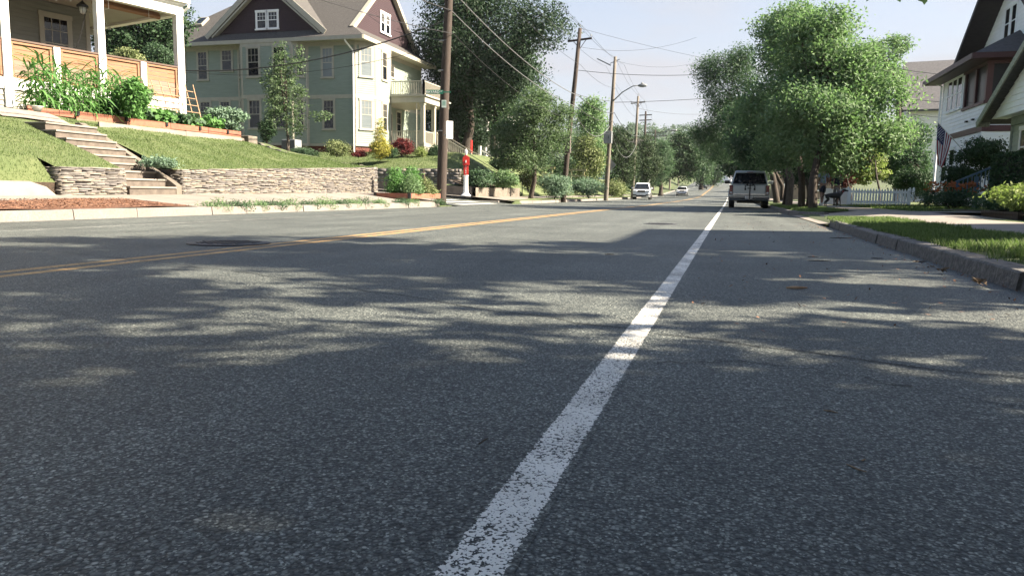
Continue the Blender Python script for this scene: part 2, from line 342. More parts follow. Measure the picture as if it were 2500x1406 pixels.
def tree(name, label, cat, base, lobes, n, size, lm, tr=.2, bm=None, seed=1, group=None, limbs=7, lean=(0, 0), trunks=1, **kw):
    """thing > trunk (with its limbs), crown"""
    b = Vector(base); root = thing(name, label, cat, b, 0, group); g = random.Random(seed)
    mb = MB(); lo = [(l[0]-b.x, l[1]-b.y, l[2]-b.z, *l[3:]) for l in lobes]
    cx = sum(l[0] for l in lo)/len(lo); cy = sum(l[1] for l in lo)/len(lo); zt = max(l[2] for l in lo); zb = min(l[2]-l[5] for l in lo)
    fork = max(.5, zb+.15*(zt-zb))
    for q in range(trunks):
        ox = (q-(trunks-1)/2)*tr*2.2
        mid = Vector((ox+lean[0]*.5+g.uniform(-.1, .1), g.uniform(-.1, .1), fork*.5)); fk = Vector((ox*1.5+lean[0]+cx*.25, lean[1]+cy*.25, fork)); tp = Vector((cx, cy, zt))
        mb.tube([(ox, 0, -.15), (ox, 0, .12), mid, fk, (fk+tp)/2+Vector((g.uniform(-.2,.2), g.uniform(-.2,.2), 0)), tp], [tr*1.45, tr*1.05, tr*.9, tr*.75, tr*.4, tr*.08], 9)
        for i in range(limbs):
            l = lo[g.randrange(len(lo))]; a = fk+(tp-fk)*g.uniform(0, .6); e = Vector((l[0]+g.uniform(-.3,.3)*l[3], l[1]+g.uniform(-.3,.3)*l[4], l[2]+g.uniform(-.2,.4)*l[5]))
            m1 = (a+e)/2+Vector((g.uniform(-.15,.15), g.uniform(-.15,.15), .1))*(e-a).length*.6
            mb.tube([a, m1, e], [tr*.42, tr*.25, tr*.06], 6)
            for _ in range(2):
                s = m1+(e-m1)*g.uniform(.1, .6); dv = Vector((g.uniform(-1,1), g.uniform(-1,1), g.uniform(-.2,.9)))*l[3]*.7
                mb.tube([s, s+dv*.5+Vector((0,0,.05)), s+dv], [tr*.14, tr*.09, tr*.03], 5)
    obj('trunk', mb, bm or m_bark, root, smooth=True)
    V, F, t = leafset(lo, n, size, seed, **kw); np_mesh('crown', V, F, t, lm, root)
    return root
def bush(name, label, cat, c, r, n, size, lm, seed=1, group=None, k=7, **kw):
    base = Vector((c[0], c[1], c[2]-r[2])); lo = [(l[0]-base.x, l[1]-base.y, max(l[2]-base.z, l[5]*.8), *l[3:]) for l in lobes_for(c, r, k, seed, .5, .55)]
    root = thing(name, label, cat, base, 0, group); g = random.Random(seed); mb = MB()
    for i in range(6):
        a = g.uniform(0, 6.28); mb.tube([(0, 0, -.05), (math.cos(a)*r[0]*.25, math.sin(a)*r[1]*.25, r[2]*.6), (math.cos(a)*r[0]*.6, math.sin(a)*r[1]*.6, r[2]*1.3)], [.02, .014, .006], 5)
    obj('stems', mb, m_bark, root)
    V, F, t = leafset(lo, n, size, seed, **kw); V[:, 2] = np.maximum(V[:, 2], -.02); np_mesh('foliage', V, F, t, lm, root); return root
def blades(name, label, region, n, h, w, lm, hf, seed, kind='stuff', inside=None, arch=.4, tuft=0):
    g = np.random.default_rng(seed); x0, x1, y0, y1 = region
    if tuft:
        tx = g.uniform(x0, x1, n//tuft); ty = g.uniform(y0, y1, n//tuft); k = g.integers(0, n//tuft, n); x = tx[k]+g.normal(size=n)*.035; y = ty[k]+g.normal(size=n)*.035
    else: x = g.uniform(x0, x1, n); y = g.uniform(y0, y1, n)
    if inside is not None:
        k = inside(x, y); x, y = x[k], y[k]
    m = len(x); z = np.array([hf(a, b) for a, b in zip(x, y)]); P = np.stack([x, y, z], 1)
    a = g.uniform(0, 2*np.pi, m); hh = h*(.45+.9*g.random(m)); le = arch*hh; u = np.stack([np.cos(a), np.sin(a), 0*a], 1); s = np.stack([-np.sin(a), np.cos(a), 0*a], 1)*w*.5
    up_ = np.array([0, 0, 1.]); M1 = P+u*(le*.35)[:, None]+up_*(hh*.6)[:, None]; T = P+u*le[:, None]+up_*hh[:, None]
    V = np.stack([P-s, P+s, M1+s*.8, M1-s*.8, T+s*.1, T-s*.1], 1).reshape(-1, 3); i = np.arange(m)[:, None]*6
    F = np.concatenate([i+np.array([[0, 1, 2, 3]]), i+np.array([[3, 2, 4, 5]])], 0); tt = g.random(m)
    o = np_mesh(name, V, F, np.concatenate([tt, tt]), lm); o['label'] = label; o['category'] = 'grass'; o['kind'] = kind; return o
def text_mesh(name, s, size, mt, parent, mtx, extrude=.002):
    cu = bpy.data.curves.new(name, 'FONT'); cu.body = s; cu.size = size; cu.extrude = extrude; cu.align_x = 'CENTER'; cu.align_y = 'CENTER'
    o = bpy.data.objects.new(name, cu); COL.objects.link(o); me = bpy.data.meshes.new_from_object(o.evaluated_get(bpy.context.evaluated_depsgraph_get()))
    bpy.data.objects.remove(o); me.materials.clear(); me.materials.append(mt); me.transform(mtx); me.name = name
    q = bpy.data.objects.new(name, me); return put(q, parent)
# ================================================================ THE GROUND
def grid(name, xs, ys, hf, m, kind='structure', uvn=None):
    V = np.array([(x, y, hf(x, y)) for y in ys for x in xs]); nx = len(xs)
    i = np.arange(len(ys)-1)[:, None]*nx+np.arange(nx-1)[None, :]; i = i.ravel()
    return np_mesh(name, V, np.stack([i, i+1, i+nx+1, i+nx], 1), None, m, kind=kind, smooth=True)
def ss(a, b, x): t = min(1, max(0, (x-a)/(b-a))); return t*t*(3-2*t)
def zwall(y): return float(np.interp(y, [12.6, 16, 27.2], [.95, 1.0, 1.46]))
def hL(x, y):
    d = -13.62-x; n = .02*math.sin(x*2.1+y*1.3)+.015*math.sin(y*3.7-x)
    a = float(np.interp(d, [0, 1.4, 2.9, 3.4, 4.2, 7, 12, 30], [zwall(y), 1.55, 2.08, 2.3, 2.5, 2.72, 3.1, 3.6]))
    c = float(np.interp(d, [0, .42, 1.4, 2.9, 3.4, 4.2, 7, 12, 30], [.62, 1.13, 1.55, 2.08, 2.3, 2.5, 2.72, 3.1, 3.6]))
    b = float(np.interp(d, [0, 2, 3.9, 5.5, 12, 30], [zwall(y), 1.72, 2.05, 2.5, 2.9, 3.4]))
    z = c+(a-c)*(1 if y > 12.6 else 0); z = z+(b-z)*ss(22.5, 27, y)
    return z+n*min(1, max(0, d))
def zbay(x): return float(np.interp(-x, [10.4, 12, 17, 25, 60], [0, .12, .45, .9, 3.0]))
def hgreen(x, y):
    b = float(np.interp(y, [39.2, 41, 44.5, 60], [1.78, 2.3, 3.0, 3.2])); e = float(np.interp(y, [39.2, 46, 60], [.9, 1.0, 1.1]))
    return e+(b-e)*min(1, max(0, (-12.95-x)/3.4))
def hleft(x, y):          # far left bank, beyond the corner lot
    return zr(y)+float(np.interp(-x, [10.5, 12.7, 13.5, 16, 19, 26, 80], [.14, .32, .75, 1.7, 2.3, 3.0, 6]))
def hbig(x, y):
    if -10.6 < x < 2.0: return zr(y)-.08
    if x >= 2.0: return zr(y)+.06+float(np.interp(x, [2, 8, 40, 300], [0, .1, .6, 2]))
    if y < 28.2: return (.02 if x > -16.47 else hL(x, y)-.12)
    if y < 37.3: return zbay(x)-.08
    if y < 46.5: return (hgreen(x, y)-.18 if (x < -15.2 and y > 39.1) else .2)
    return (hleft(x, y)-.08) if x > -16 else hleft(x, y)-.1
xs = [-1600, -600, -250, -120, -80, -60, -45, -35, -30, -26, -22, -19.5, -17.5, -16.6, -16.46, -15.3, -15.1, -14, -13.75, -13.65, -13.2, -12.8, -12, -11, -10.65, -10.55, -6, 0, 1.9, 2.05, 4, 8, 14, 25, 40, 80, 150, 300, 700, 1600]
ys = [-60, -30, -10, 0, 6, 10, 14, 18, 22, 25, 27.2, 28.1, 28.3, 32, 37.2, 37.4, 39, 39.2, 41, 44.5, 46.4, 46.6, 52, 60, 68, 75, 90, 105, 115, 135, 155, 175, 200, 225, 250, 300, 350, 450, 600, 900, 1600]
grid('ground', xs, ys, hbig, m_field)
grid('road', [-10.4, -8, -4.3, -.4, 1.8], [-8]+[0, 10, 20, 30, 42]+list(range(46, 260, 6))+[280, 300, 350, 450, 600], lambda x, y: zr(y)-.012*abs(x+4.3)*.25*0+0.0, m_asph)
grid('side_street', [-60, -40, -25, -21, -17, -14, -12, -10.4], [28.7, 31, 34, 36.4], lambda x, y: zbay(x)-.004 if x < -10.5 else -.004, m_asph)
# painted lines
m_pw = paint('white_line_paint', (.76,.75,.70), -.338, .047, .66); m_pl = paint('white_line_paint_left', (.50,.50,.48), -8.32, .045, 1.05)
m_y1 = paint('yellow_line_paint', (.50,.31,.12), -4.22, .05, .6); m_y2 = paint('yellow_line_paint_far', (.50,.31,.12), -4.43, .05, .7)
def strip(name, x0, x1, ylist, m): grid(name, [x0, x1], ylist, lambda x, y: zr(y)+(.0012 if y <= 10 else .004), m)
yl = [-6, 0, 10, 20, 30, 42]+list(range(48, 240, 8))
strip('edge_line', -.40, -.276, yl, m_pw); strip('edge_line', -8.385, -8.255, [y for y in yl if y < 29], m_pl); strip('edge_line', -8.385, -8.255, [y for y in yl if y > 35], m_pl)
strip('centre_line', -4.28, -4.16, yl, m_y1); strip('centre_line', -4.49, -4.37, yl, m_y2)
mb = MB()
for k in range(6):                                    # crossing bars over the side street mouth
    x = -10.7-.95*k
    mb.add([(x, 29.6, zbay(x)+.006), (x-.45, 29.6, zbay(x-.45)+.006), (x-.45, 34.6, zbay(x-.45)+.006), (x, 34.6, zbay(x)+.006)], [(3, 2, 1, 0)])
obj('crossing_bars', mb, mat('crossing_paint', (.66,.66,.62), (.5,.5,.47), 8), kind='structure')
# tar-dark cracks in the asphalt
rnd = random.Random(5); m_crack = mat('crack_dark', (.02,.022,.025), rough=.9)
for (a, b, w) in [((-9.5, 6.4), (1.4, 2.55), .010), ((-2.2, 5.4), (.6, 8.2), .007), ((-.2, 2.5), (1.7, 2.3), .008), ((-7, 9.5), (-4.5, 5.5), .008)]:
    mb = MB(); n = 60; pts = []
    for i in range(n+1):
        t = i/n; pts.append((a[0]+(b[0]-a[0])*t+rnd.uniform(-.02,.02), a[1]+(b[1]-a[1])*t+rnd.uniform(-.03,.03)+.12*math.sin(t*9+a[0])))
    for i in range(n):
        p, q = pts[i], pts[i+1]; ww = w*rnd.uniform(.1, .5); mb.add([(p[0], p[1]-ww, .0025), (q[0], q[1]-ww, .0025), (q[0], q[1]+ww, .0025), (p[0], p[1]+ww, .0025)], [(0, 1, 2, 3)])
    obj('road_crack', mb, m_crack, kind='structure')
# manhole
c = at(560, 609, 7.55); r = thing('manhole_cover', 'round grey iron manhole cover set in the road across the yellow lines', 'manhole cover', (c.x, c.y, 0))
mb = MB(); mb.lathe([(.40, -.03), (.40, .010), (.37, .010)], n=40)
obj('rim', mb, m_iron, r)
mb = MB(); mb.lathe([(.365, -.03), (.365, .012), (.34, .014), (.0, .014)], n=40)
for i in range(-5, 6):
    for j in range(-5, 6):
        if i*i+j*j < 26: mb.box(i*.058-.018, i*.058+.018, j*.058-.018, j*.058+.018, .013, .018)
obj('lid', mb, m_iron, r)
c2_ = at(1612, 545, 14.6); dup(r, (c2_.x, c2_.y, -.004), .4, 'smaller looking dark manhole cover in the shadow left of the white line farther ahead', scale=.8)
# kerbs
def kerb(name, pts, w, h, hb, m, seg=1.8, seed=1, side=1):
    """row of kerb stones along a polyline; side=+1 puts the stones left of the walking direction"""
    g = random.Random(seed); mb = MB()
    for (a, b) in zip(pts[:-1], pts[1:]):
        a, b = Vector((*a, 0)), Vector((*b, 0)); d = (b-a); L_ = d.length; d.normalize(); nrm = Vector((-d.y, d.x, 0))*side; s = 0
        while s < L_-.05:
            e = min(L_, s+seg*g.uniform(.75, 1.2)); e = L_ if L_-e < .5 else e
            p, q = a+d*(s+.007), a+d*(e-.007); dz = g.uniform(-.008, .008); dx = g.uniform(-.014, .014)
            zz = lambda v: hb(v.x, v.y); k = 5; top = []
            for i in range(k+1):
                f = p+(q-p)*i/k+nrm*dx; t = h+dz+g.uniform(-.003, .003); z = zz(f)
                top += [f+Vector((0,0,z-.15))+nrm*.0, f-nrm*.012+Vector((0,0,z)), f+nrm*.004+Vector((0,0,z+t-.012)), f+nrm*.018+Vector((0,0,z+t)), f+nrm*w+Vector((0,0,z+t+.002)), f+nrm*w+Vector((0,0,z-.15))]
            fs = [(i*6+j, i*6+j+1, (i+1)*6+j+1, (i+1)*6+j) for i in range(k) for j in range(5)]+[(0, 1, 2, 3, 4, 5)[::-1], tuple(k*6+j for j in range(6))]
            if side > 0: fs = [f[::-1] for f in fs]
            mb.add(top, fs); s = e
    return obj(name, mb, m, kind='structure')
road0 = lambda x, y: zr(y)
kerb('kerb', [(1.74, 2.0), (1.76, 9), (1.82, 14), (1.96, 16.4), (2.5, 17.3)][::-1], .19, .125, road0, m_kerb2, seed=3)
kerb('kerb', [(1.74, -6), (1.74, 2.0)][::-1], .19, .125, road0, m_kerb2, seed=4)
kerb('kerb', [(2.6, 23.2), (2.0, 24.2), (1.85, 26), (1.85, 60), (1.85, 140)][::-1], .17, .13, road0, m_kerb2, seed=5)
kerb('kerb', [(-10.4, -4), (-10.4, 25.3), (-10.7, 27.0), (-11.5, 28.2), (-12.6, 28.65)], .16, .165, road0, m_kerb, seed=6)
kerb('kerb', [(-13.2, 36.4), (-11.4, 36.8), (-10.6, 38.2), (-10.4, 40), (-10.4, 90), (-10.4, 150)], .16, .15, road0, m_kerb, seed=7)
# left footway, verge, mulch
def zside(x, y):
    a = float(np.interp(y, [0, 12, 27, 30], [.33, .36, .50, .50])); return .163+(a-.163)*ss(-10.56, -13.5, x) if False else .163+(a-.163)*min(1, max(0, (-10.56-x)/2.94))
grid('pavement', [-13.7, -13.2, -12.8, -12.35], [-4, 5, 9, 11, 12.2, 13.2], zside, m_conc)
grid('pavement', [-13.7, -13, -12.4, -11.8, -11.2, -10.56], [13.2, 15, 17, 19, 21, 23, 25, 26.6], zside, m_conc)
grid('pavement', [-22, -18, -16, -13.7, -13, -12.4, -11.9], [26.6, 27.4, 28.5], lambda x, y: max(zside(x, 27) if x > -13.7 else .5+.06*(-13.7-x), zbay(x)+.1), m_conc)
grid('pavement', [-11.9, -11.3, -10.8], [26.6, 27.1, 27.9], lambda x, y: zside(x, 27), m_conc)
mb = MB()
for k in range(7): y = 14.6+k*1.75; mb.box(-13.5, -10.62, y, y+.02, .10, zside(-10.62, y)+.002) if False else mb.add([(-13.5, y, zside(-13.5, y)+.003), (-13.5, y+.02, zside(-13.5, y)+.003), (-10.6, y+.02, zside(-10.6, y)+.003), (-10.6, y, zside(-10.6, y)+.003)], [(3, 2, 1, 0)])
obj('pavement_joints', mb, m_soil, kind='structure')
grid('mulch_bed', [-12.35, -11.8, -11.2, -10.56], [-4, 2, 6, 9, 10, 11, 12, 12.6], lambda x, y: zside(x, y)+.012+.02*math.sin(x*7+y*5)*math.sin(y*3), m_mulch)
mb = MB(); mb.add([(-12.35, 12.6, zside(-12.35, 12.6)+.012), (-10.56, 12.6, .18), (-10.58, 13.0, .185), (-12.35, 13.25, zside(-12.35, 13)+.01)], [(0, 1, 2, 3)]); obj('mulch_bed', mb, m_mulch, kind='structure')
g = np.random.default_rng(3); n = 5200; x = g.uniform(-12.35, -10.58, n); y = g.uniform(6, 13, n); P = np.stack([x, y, np.array([zside(a, b)+.03 for a, b in zip(x, y)])], 1)
t = g.normal(size=(n, 3)); t[:, 2] *= .25; t /= np.linalg.norm(t, axis=1)[:, None]; b = np.cross(t, [0, 0, 1.]); s = g.uniform(.012, .035, n)[:, None]
V = np.stack([P-t*s, P+b*s*.35, P+t*s, P-b*s*.35+[0, 0, .006]], 1).reshape(-1, 3)
m_chip = mat('bark_chips', (.42,.22,.13), (.24,.12,.07), 30, .9, tint=[(0, .5), (1, 1.3)])
o = np_mesh('bark_chips', V, np.arange(n*4).reshape(-1, 4), g.random(n), m_chip, kind='stuff'); tag(o, 'reddish brown bark chips spread in the strip behind the left kerb', 'bark chips')
# left lawn
LX = [-44, -34, -28, -24, -21.5, -20, -19, -18.4, -17.9, -17.4, -17, -16.7, -16.45]
LXn = [-16.45, -16, -15.6, -15.2, -14.8, -14.4, -14.1, -13.85, -13.62]
yy = lambda a, b, n: [a+(b-a)*i/n for i in range(n+1)]
grid('lawn', LX, yy(-3, 12.5, 14)+yy(12.6, 28.0, 18), hL, m_grass)
grid('lawn', LXn, yy(-3, 12.6, 18), lambda x, y: hL(x, min(y, 12.55)), m_grass)
grid('lawn', LXn, yy(12.6, 14.38, 5), lambda x, y: hL(x, max(y, 12.61)), m_grass)
grid('lawn', LXn, yy(16.1, 27.25, 16), hL, m_grass)
mb = MB(); [mb.add([(-13.62, a, .2), (-13.62, b, .2), (-13.62, b, hL(-13.62, min(b, 12.55))), (-13.62, a, hL(-13.62, min(a, 12.55)))], [(0, 1, 2, 3)]) for a, b in ((-3, 6), (6, 12.6))]; obj('lawn_edge_soil', mb, m_soil, kind='structure')
blades('lawn_grass', 'short bright grass on the sloping lawn above the left kerb', (-18.5, -13.62, 8.5, 14.35), 30000, .04, .009, l_grass, hL, 11, arch=.5)
blades('lawn_grass', 'short bright grass on the sloping lawn above the long fieldstone wall', (-17.1, -13.62, 16.15, 27.2), 42000, .038, .010, l_grass, hL, 12, arch=.5)
# rounded concrete kerb wall left of the fieldstone wall
r = thing('low_concrete_wall', 'low smooth concrete wall with rounded end below the left lawn', 'wall', (-13.5, 6, .3)); mb = MB()
prof = [(.14, -.2), (.12, .22), (.06, .31), (-.03, .335), (-.14, .30), (-.16, -.2)]
ysg = [-10, -4, 0, 2.3, 4.5, 5.9, 6.2, 6.4, 6.5]; n = len(prof)
for i, y in enumerate(ysg):
    f = 1 if y < 5.95 else max(.35, 1-((y-5.9)/.62)**2*.7); mb.v += [(p[0], y, -.2+(p[1]+.2)*f) for p in prof]
for i in range(len(ysg)-1): mb.f += [(i*n+k, i*n+k+1, (i+1)*n+k+1, (i+1)*n+k) for k in range(n-1)]; mb.m += [0]*(n-1)
mb.f.append(tuple((len(ysg)-1)*n+k for k in range(n))); mb.m.append(0); obj('coping', mb, m_conc, r, smooth=True)
# fieldstone walls
def stones(name, A, B, ztop, zbot, root, seed, depth=.28, lh=.034, ll=.22):
    """dry-laid stones on the face from A to B (outward = right of A>B), each with its own tint"""
    g = random.Random(seed); A, B = Vector((*A, 0)), Vector((*B, 0)); d = B-A; L_ = d.length; d.normalize(); nr = Vector((d.y, -d.x, 0)); V = []; F = []; T = []
    o = root.location; z = min(zbot(A), zbot(B))-.05; zmax = max(ztop(A), ztop(B))
    while z < zmax-.01:
        h = lh*g.uniform(.6, 1.45); h = min(h, zmax-z) if zmax-z-h > .02 else zmax-z; s = -g.uniform(0, .12)
        while s < L_:
            l = ll*g.uniform(.4, 1.9); e = min(s+l, L_); s0 = max(0, s); p = A+d*(s0+e)/2
            if e-s0 > .03 and z+h*.5 < ztop(p) and z+h > zbot(p)-.08:
                top = min(z+h, ztop(p)); pr = g.uniform(-.02, .028); gp = .004; tl = g.uniform(-.006, .006); b = len(V)
                for (u, zz, q) in [(s0+gp, z+gp, 0), (e-gp, z+gp, 0), (e-gp, top-gp, 0), (s0+gp, top-gp, 0)]:
                    j = lambda: g.uniform(-.006, .006)
                    V.append(A+d*(u+j())+nr*(pr+j())+Vector((0, 0, zz+tl+j()*.6)) - o)
                for (u, zz) in [(s0+gp, z+gp), (e-gp, z+gp), (e-gp, top-gp), (s0+gp, top-gp)]: V.append(A+d*u-nr*depth+Vector((0, 0, zz))-o)
                F += [(b, b+1, b+2, b+3), (b+3, b+2, b+6, b+7), (b, b+4, b+5, b+1), (b+1, b+5, b+6, b+2), (b+4, b, b+3, b+7)]; T += [g.random()]*5
            s = e
        z += h
    np_mesh(name, np.array([tuple(v) for v in V]), np.array(F), np.array(T), m_stone, root)
zt = lambda p: zwall(p.y); zb_ = lambda p: zside(-13.5, p.y)-.03
r = thing('fieldstone_wall', 'short dry fieldstone wall between the rounded concrete wall and the steps', 'wall', (-13.5, 13.4, .3))
stones('stone_face', (-13.45, 12.6), (-13.45, 14.34), zt, zb_, r, 1); stones('return_face', (-15.2, 12.6), (-13.46, 12.6), zt, lambda p: .3, r, 2)
mb = MB(); mb.box(-1.6, -.2, -.6, .85, -.3, .58); obj('core', mb, m_soil, r)
r = thing('fieldstone_wall', 'long dry fieldstone wall running from the steps to the street corner', 'wall', (-13.5, 22, .3))
stones('stone_face', (-13.45, 16.25), (-13.45, 27.3), zt, zb_, r, 3); stones('return_face', (-15.1, 16.25), (-13.46, 16.25), zt, lambda p: .4, r, 4)
stones('end_face', (-13.46, 27.3), (-19, 27.3), lambda p: hL(p.x, 27.2)+.02, lambda p: .5, r, 5)
mb = MB(); mb.add([(-.2, -5.6, -.2), (-.2, 5.15, 0), (-.2, 5.15, 1.1), (-.2, -5.6, .62)], [(0, 1, 2, 3)]); obj('core', mb, m_soil, r)
# concrete steps and cheek wall
r = thing('garden_steps', 'concrete garden steps climbing through the lawn beside a sloping cheek wall', 'steps', (-13.5, 15.15, .38)); mb = MB()
NS = 9; rise = 1.68/NS; run = .295
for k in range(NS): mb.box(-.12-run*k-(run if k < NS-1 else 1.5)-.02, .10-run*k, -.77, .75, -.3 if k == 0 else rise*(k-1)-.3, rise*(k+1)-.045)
obj('risers', mb, mat('shade_toned_concrete', (.19,.16,.135), (.12,.10,.085), 5, .9, .4, 40), r)  # risers coloured darker than the treads to stand in for their shade
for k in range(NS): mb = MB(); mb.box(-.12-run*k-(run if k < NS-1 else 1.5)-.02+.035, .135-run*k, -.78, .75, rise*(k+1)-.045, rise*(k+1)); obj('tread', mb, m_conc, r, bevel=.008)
mb = MB(); x0, x1 = .12, -run*NS-.3
mb.prism([(x0, .751, -.1), (x0, .751, .22), (x0-.18, .751, .34), (x1+.15, .751, 1.80), (x1, .751, 1.80), (x1, .751, -.1)], (0, .2, 0)); obj('cheek_wall', mb, m_concd, r, bevel=.012)
grid('garden_path', [-17.3, -17, -16.6], [14.0, 14.6, 15.9], lambda x, y: hL(x, y)+.05, m_conc)
# timber edges, redwood raised bed
def board_edge(name, label, cat, pts, h, w, ms, seg, seed, group=None):
    r = thing(name, label, cat, pts[0], 0, group); g = random.Random(seed); o = Vector(pts[0])
    for j, m in enumerate(ms):
        mb = MB()
        for a, b in zip(pts[:-1], pts[1:]):
            a, b = Vector(a)-o, Vector(b)-o; n = max(1, round((b-a).length/seg))
            for k in range(n):
                p, q = a+(b-a)*k/n, a+(b-a)*(k+1)/n; d = (q-p).normalized()*.008; z = Vector((0, 0, h*(j+.5)+g.uniform(-.01, .01))); mb.bar(p+d+z, q-d+z, w, h-.006)
        obj('plank' if j == 0 else 'top_plank', mb, m, r)
    return r
zz = lambda x, y: hL(x, y)
board_edge('timber_edging', 'lower pale timber edging board running along the lawn below the vegetable bed', 'edging', [(-16.78, 17.0, zz(-16.78, 17)-.05), (-16.82, 20.5, zz(-16.82, 20.5)-.04), (-16.9, 23.5, 2.14)], .2, .05, [m_conc], 2.4, 1)
board_edge('raised_bed', 'redwood topped timber raised bed full of squash leaves below the porch', 'raised bed', [(-17.35, 16.8, 2.2), (-17.4, 20.5, 2.22), (-17.45, 24.2, 2.26)], .19, .06, [m_timber, m_redwood], 1.7, 2)
board_edge('raised_bed', 'dark red timber border around the corn patch', 'raised bed', [(-17.45, 15.4, 2.42), (-17.35, 16.75, 2.40)], .16, .06, [m_redwood], 1.7, 3)
for i, y in enumerate((17.0, 18.7, 20.4, 22.1, 23.8)): 
    pass
bk = MB(); bk.box(-.03, .03, -.045, .045, 0, .12)
b0 = None
for i, y in enumerate((16.85, 18.6, 20.3, 21.9, 23.4)):
    x = -17.31-.013*(y-16.8)
    if i == 0: b0 = obj('bed_bracket', bk, m_black, loc=(x, y, 2.46)); o = b0
    else: o = b0.copy(); COL.objects.link(o); o.location = (x, y, 2.47+.006*i)
    tag(o, ['black corner bracket at the near end of the redwood bed board', 'second black bracket from the near end of the redwood bed', 'middle black bracket on the redwood bed board', 'second black bracket from the far end of the redwood bed', 'black bracket farthest along the redwood bed board'][i], 'bracket', 'black brackets on the raised bed')
grid('bed_soil', [-19.2, -18.4, -17.9, -17.38], [15.4, 16.8, 20, 24.2], lambda x, y: 2.5, m_soil)
o = thing('stone_block', 'pale rough stone block at the far end of the vegetable bed', 'stone', (-17.5, 24.75, 2.25)); mb = MB(); mb.box(-.2, .2, -.28, .28, -.1, .26); obj('block', mb, m_concd, o, bevel=.03)
mb = MB(); mb.box(-.24, .05, -.75, -.3, -.1, .16); obj('rubble', mb, m_concd, o, bevel=.04)
# beyond the side street: low concrete wall round the corner, stone wall, lawn
grid('pavement', [-34, -24, -20, -16, -13.4, -12.8], [36.5, 37.25], lambda x, y: max(zbay(x)+.14, .36 if x > -14 else 0), m_conc)
grid('pavement', [-12.9, -12, -11.4, -10.6], [36.9, 38.4, 40, 44, 50, 60, 75, 95], lambda x, y: zr(y)+.15+.19*min(1, (-10.6-x)/2.2), m_conc)
grid('verge', [-11.9, -11.3, -10.57], [41.5, 43, 46, 52, 58, 70, 85, 110], lambda x, y: zr(y)+.18+.13*min(1, (-10.6-x)/2.2)+(0 if y > 42 else -.03), m_grass)
r = thing('corner_retaining_wall', 'low tan concrete retaining wall wrapping the street corner behind the fire alarm post', 'wall', (-12.8, 37.4, .3)); mb = MB()
mb.prism([(-.1, 0, -.2), (.0, 0, -.2), (.0, 8.6, -.15), (-.2, 8.6, -.15), (-.2, 0, -.2)][1:], (0, 0, .70)); mb.prism([(-.21, .2, -.2), (-17, .2, .5), (-17, 0, .5), (-.001, 0, -.2)][::-1], (0, 0, .72)); obj('wall_body', mb, m_concd, r)
r = thing('stone_retaining_wall', 'dark shaded stone wall holding up the lawn of the sage green house', 'wall', (-15, 39.1, .8))
stones('stone_face', (-32, 39.1), (-14.3, 39.1), lambda p: 1.82, lambda p: .8, r, 8, lh=.16, ll=.4); mb = MB(); mb.box(-17, .7, .2, .5, -.2, .95); obj('core', mb, m_soil, r)
grid('lawn', [-44, -38, -32, -28, -25, -22, -19, -17.5, -16.3, -15.2, -14.3], [39.25, 40, 41, 42.5, 44.5, 48, 55, 62], hgreen, m_grass)
blades('lawn_grass', 'mown green grass in front of the sage green house', (-30, -14.4, 39.3, 44.5), 30000, .045, .016, l_grass, hgreen, 14, arch=.5)
grid('planted_bank', [-14.32, -13.8, -13.4, -12.98], [39.25, 40, 41, 42.5, 44.5, 46.2], hgreen, m_soil); grid('planted_bank', [-14.4, -13.8, -13.4, -12.98], [37.6, 38.4, 39.3], lambda x, y: .78+(-13-x)*.3, m_soil)
grid('planted_bank', [-32, -20, -13.2], [37.5, 38.3, 39.08], lambda x, y: .82+.1*(y-37.5), m_grass)
grid('bank', [-40, -26, -22, -19, -17, -16, -15, -14, -13.5, -12.9], [46.4, 50, 56, 62, 70, 80, 95, 120], hleft, m_grass)
# right side
def hR(x, y): return zr(y)+.115+float(np.interp(x, [1.9, 3.2, 5, 9, 30], [0, .05, .08, .14, .5]))+.012*math.sin(x*3+y*2)
grid('lawn', [1.92, 2.2, 2.5, 2.8, 3.1], yy(-6, 17.0, 24), hR, m_grass)
grid('lawn', [1.98, 2.4, 2.9, 3.4], yy(24.2, 60, 24)+[70, 90, 120], hR, m_grass)
grid('lawn', [4.6, 6, 7.5, 9, 12, 16, 24, 40], yy(-6, 16.6, 12), hR, m_grass)
grid('lawn', [5.0, 6.5, 8, 10, 14, 20, 34], yy(24.0, 70, 18), hR, m_grass)
grid('pavement', [3.1, 3.8, 4.6], yy(-6, 17, 12), lambda x, y: hR(x, y)+.012, m_conc)
grid('driveway', [1.82, 2.6, 3.6, 5, 8, 12, 16], [16.6, 17.2, 18.5, 20, 22, 23.4, 24.2], lambda x, y: .012+(hR(x, y)+.012-.012)*ss(1.8, 3.4, x), m_conc)
grid('pavement', [3.4, 4.2, 5.0], yy(24.2, 60, 12)+[75, 95, 120], lambda x, y: hR(x, y)+.014, m_conc)
inside1 = lambda x, y: (x < 3.1+.05*np.sin(y*5))
blades('verge_grass', 'ragged green grass on the near right verge behind the kerb', (1.93, 3.2, 2.5, 17.0), 46000, .055, .006, l_grass, hR, 21, inside=inside1, arch=.6, tuft=24)
blades('verge_grass', 'grass on the verge around the row of street tree trunks', (2.0, 3.4, 24.2, 42), 16000, .07, .012, l_grass, hR, 22, arch=.5)
blades('lawn_grass', 'shaded grass in front of the white picket fence', (5.0, 12, 24.2, 40), 26000, .07, .016, l_grass, hR, 23, arch=.5)
blades('lawn_grass', 'thin strip of grass between the right footway and the garden bed', (4.55, 6.5, 7, 13.5), 12000, .05, .008, l_grass, hR, 24, arch=.5)
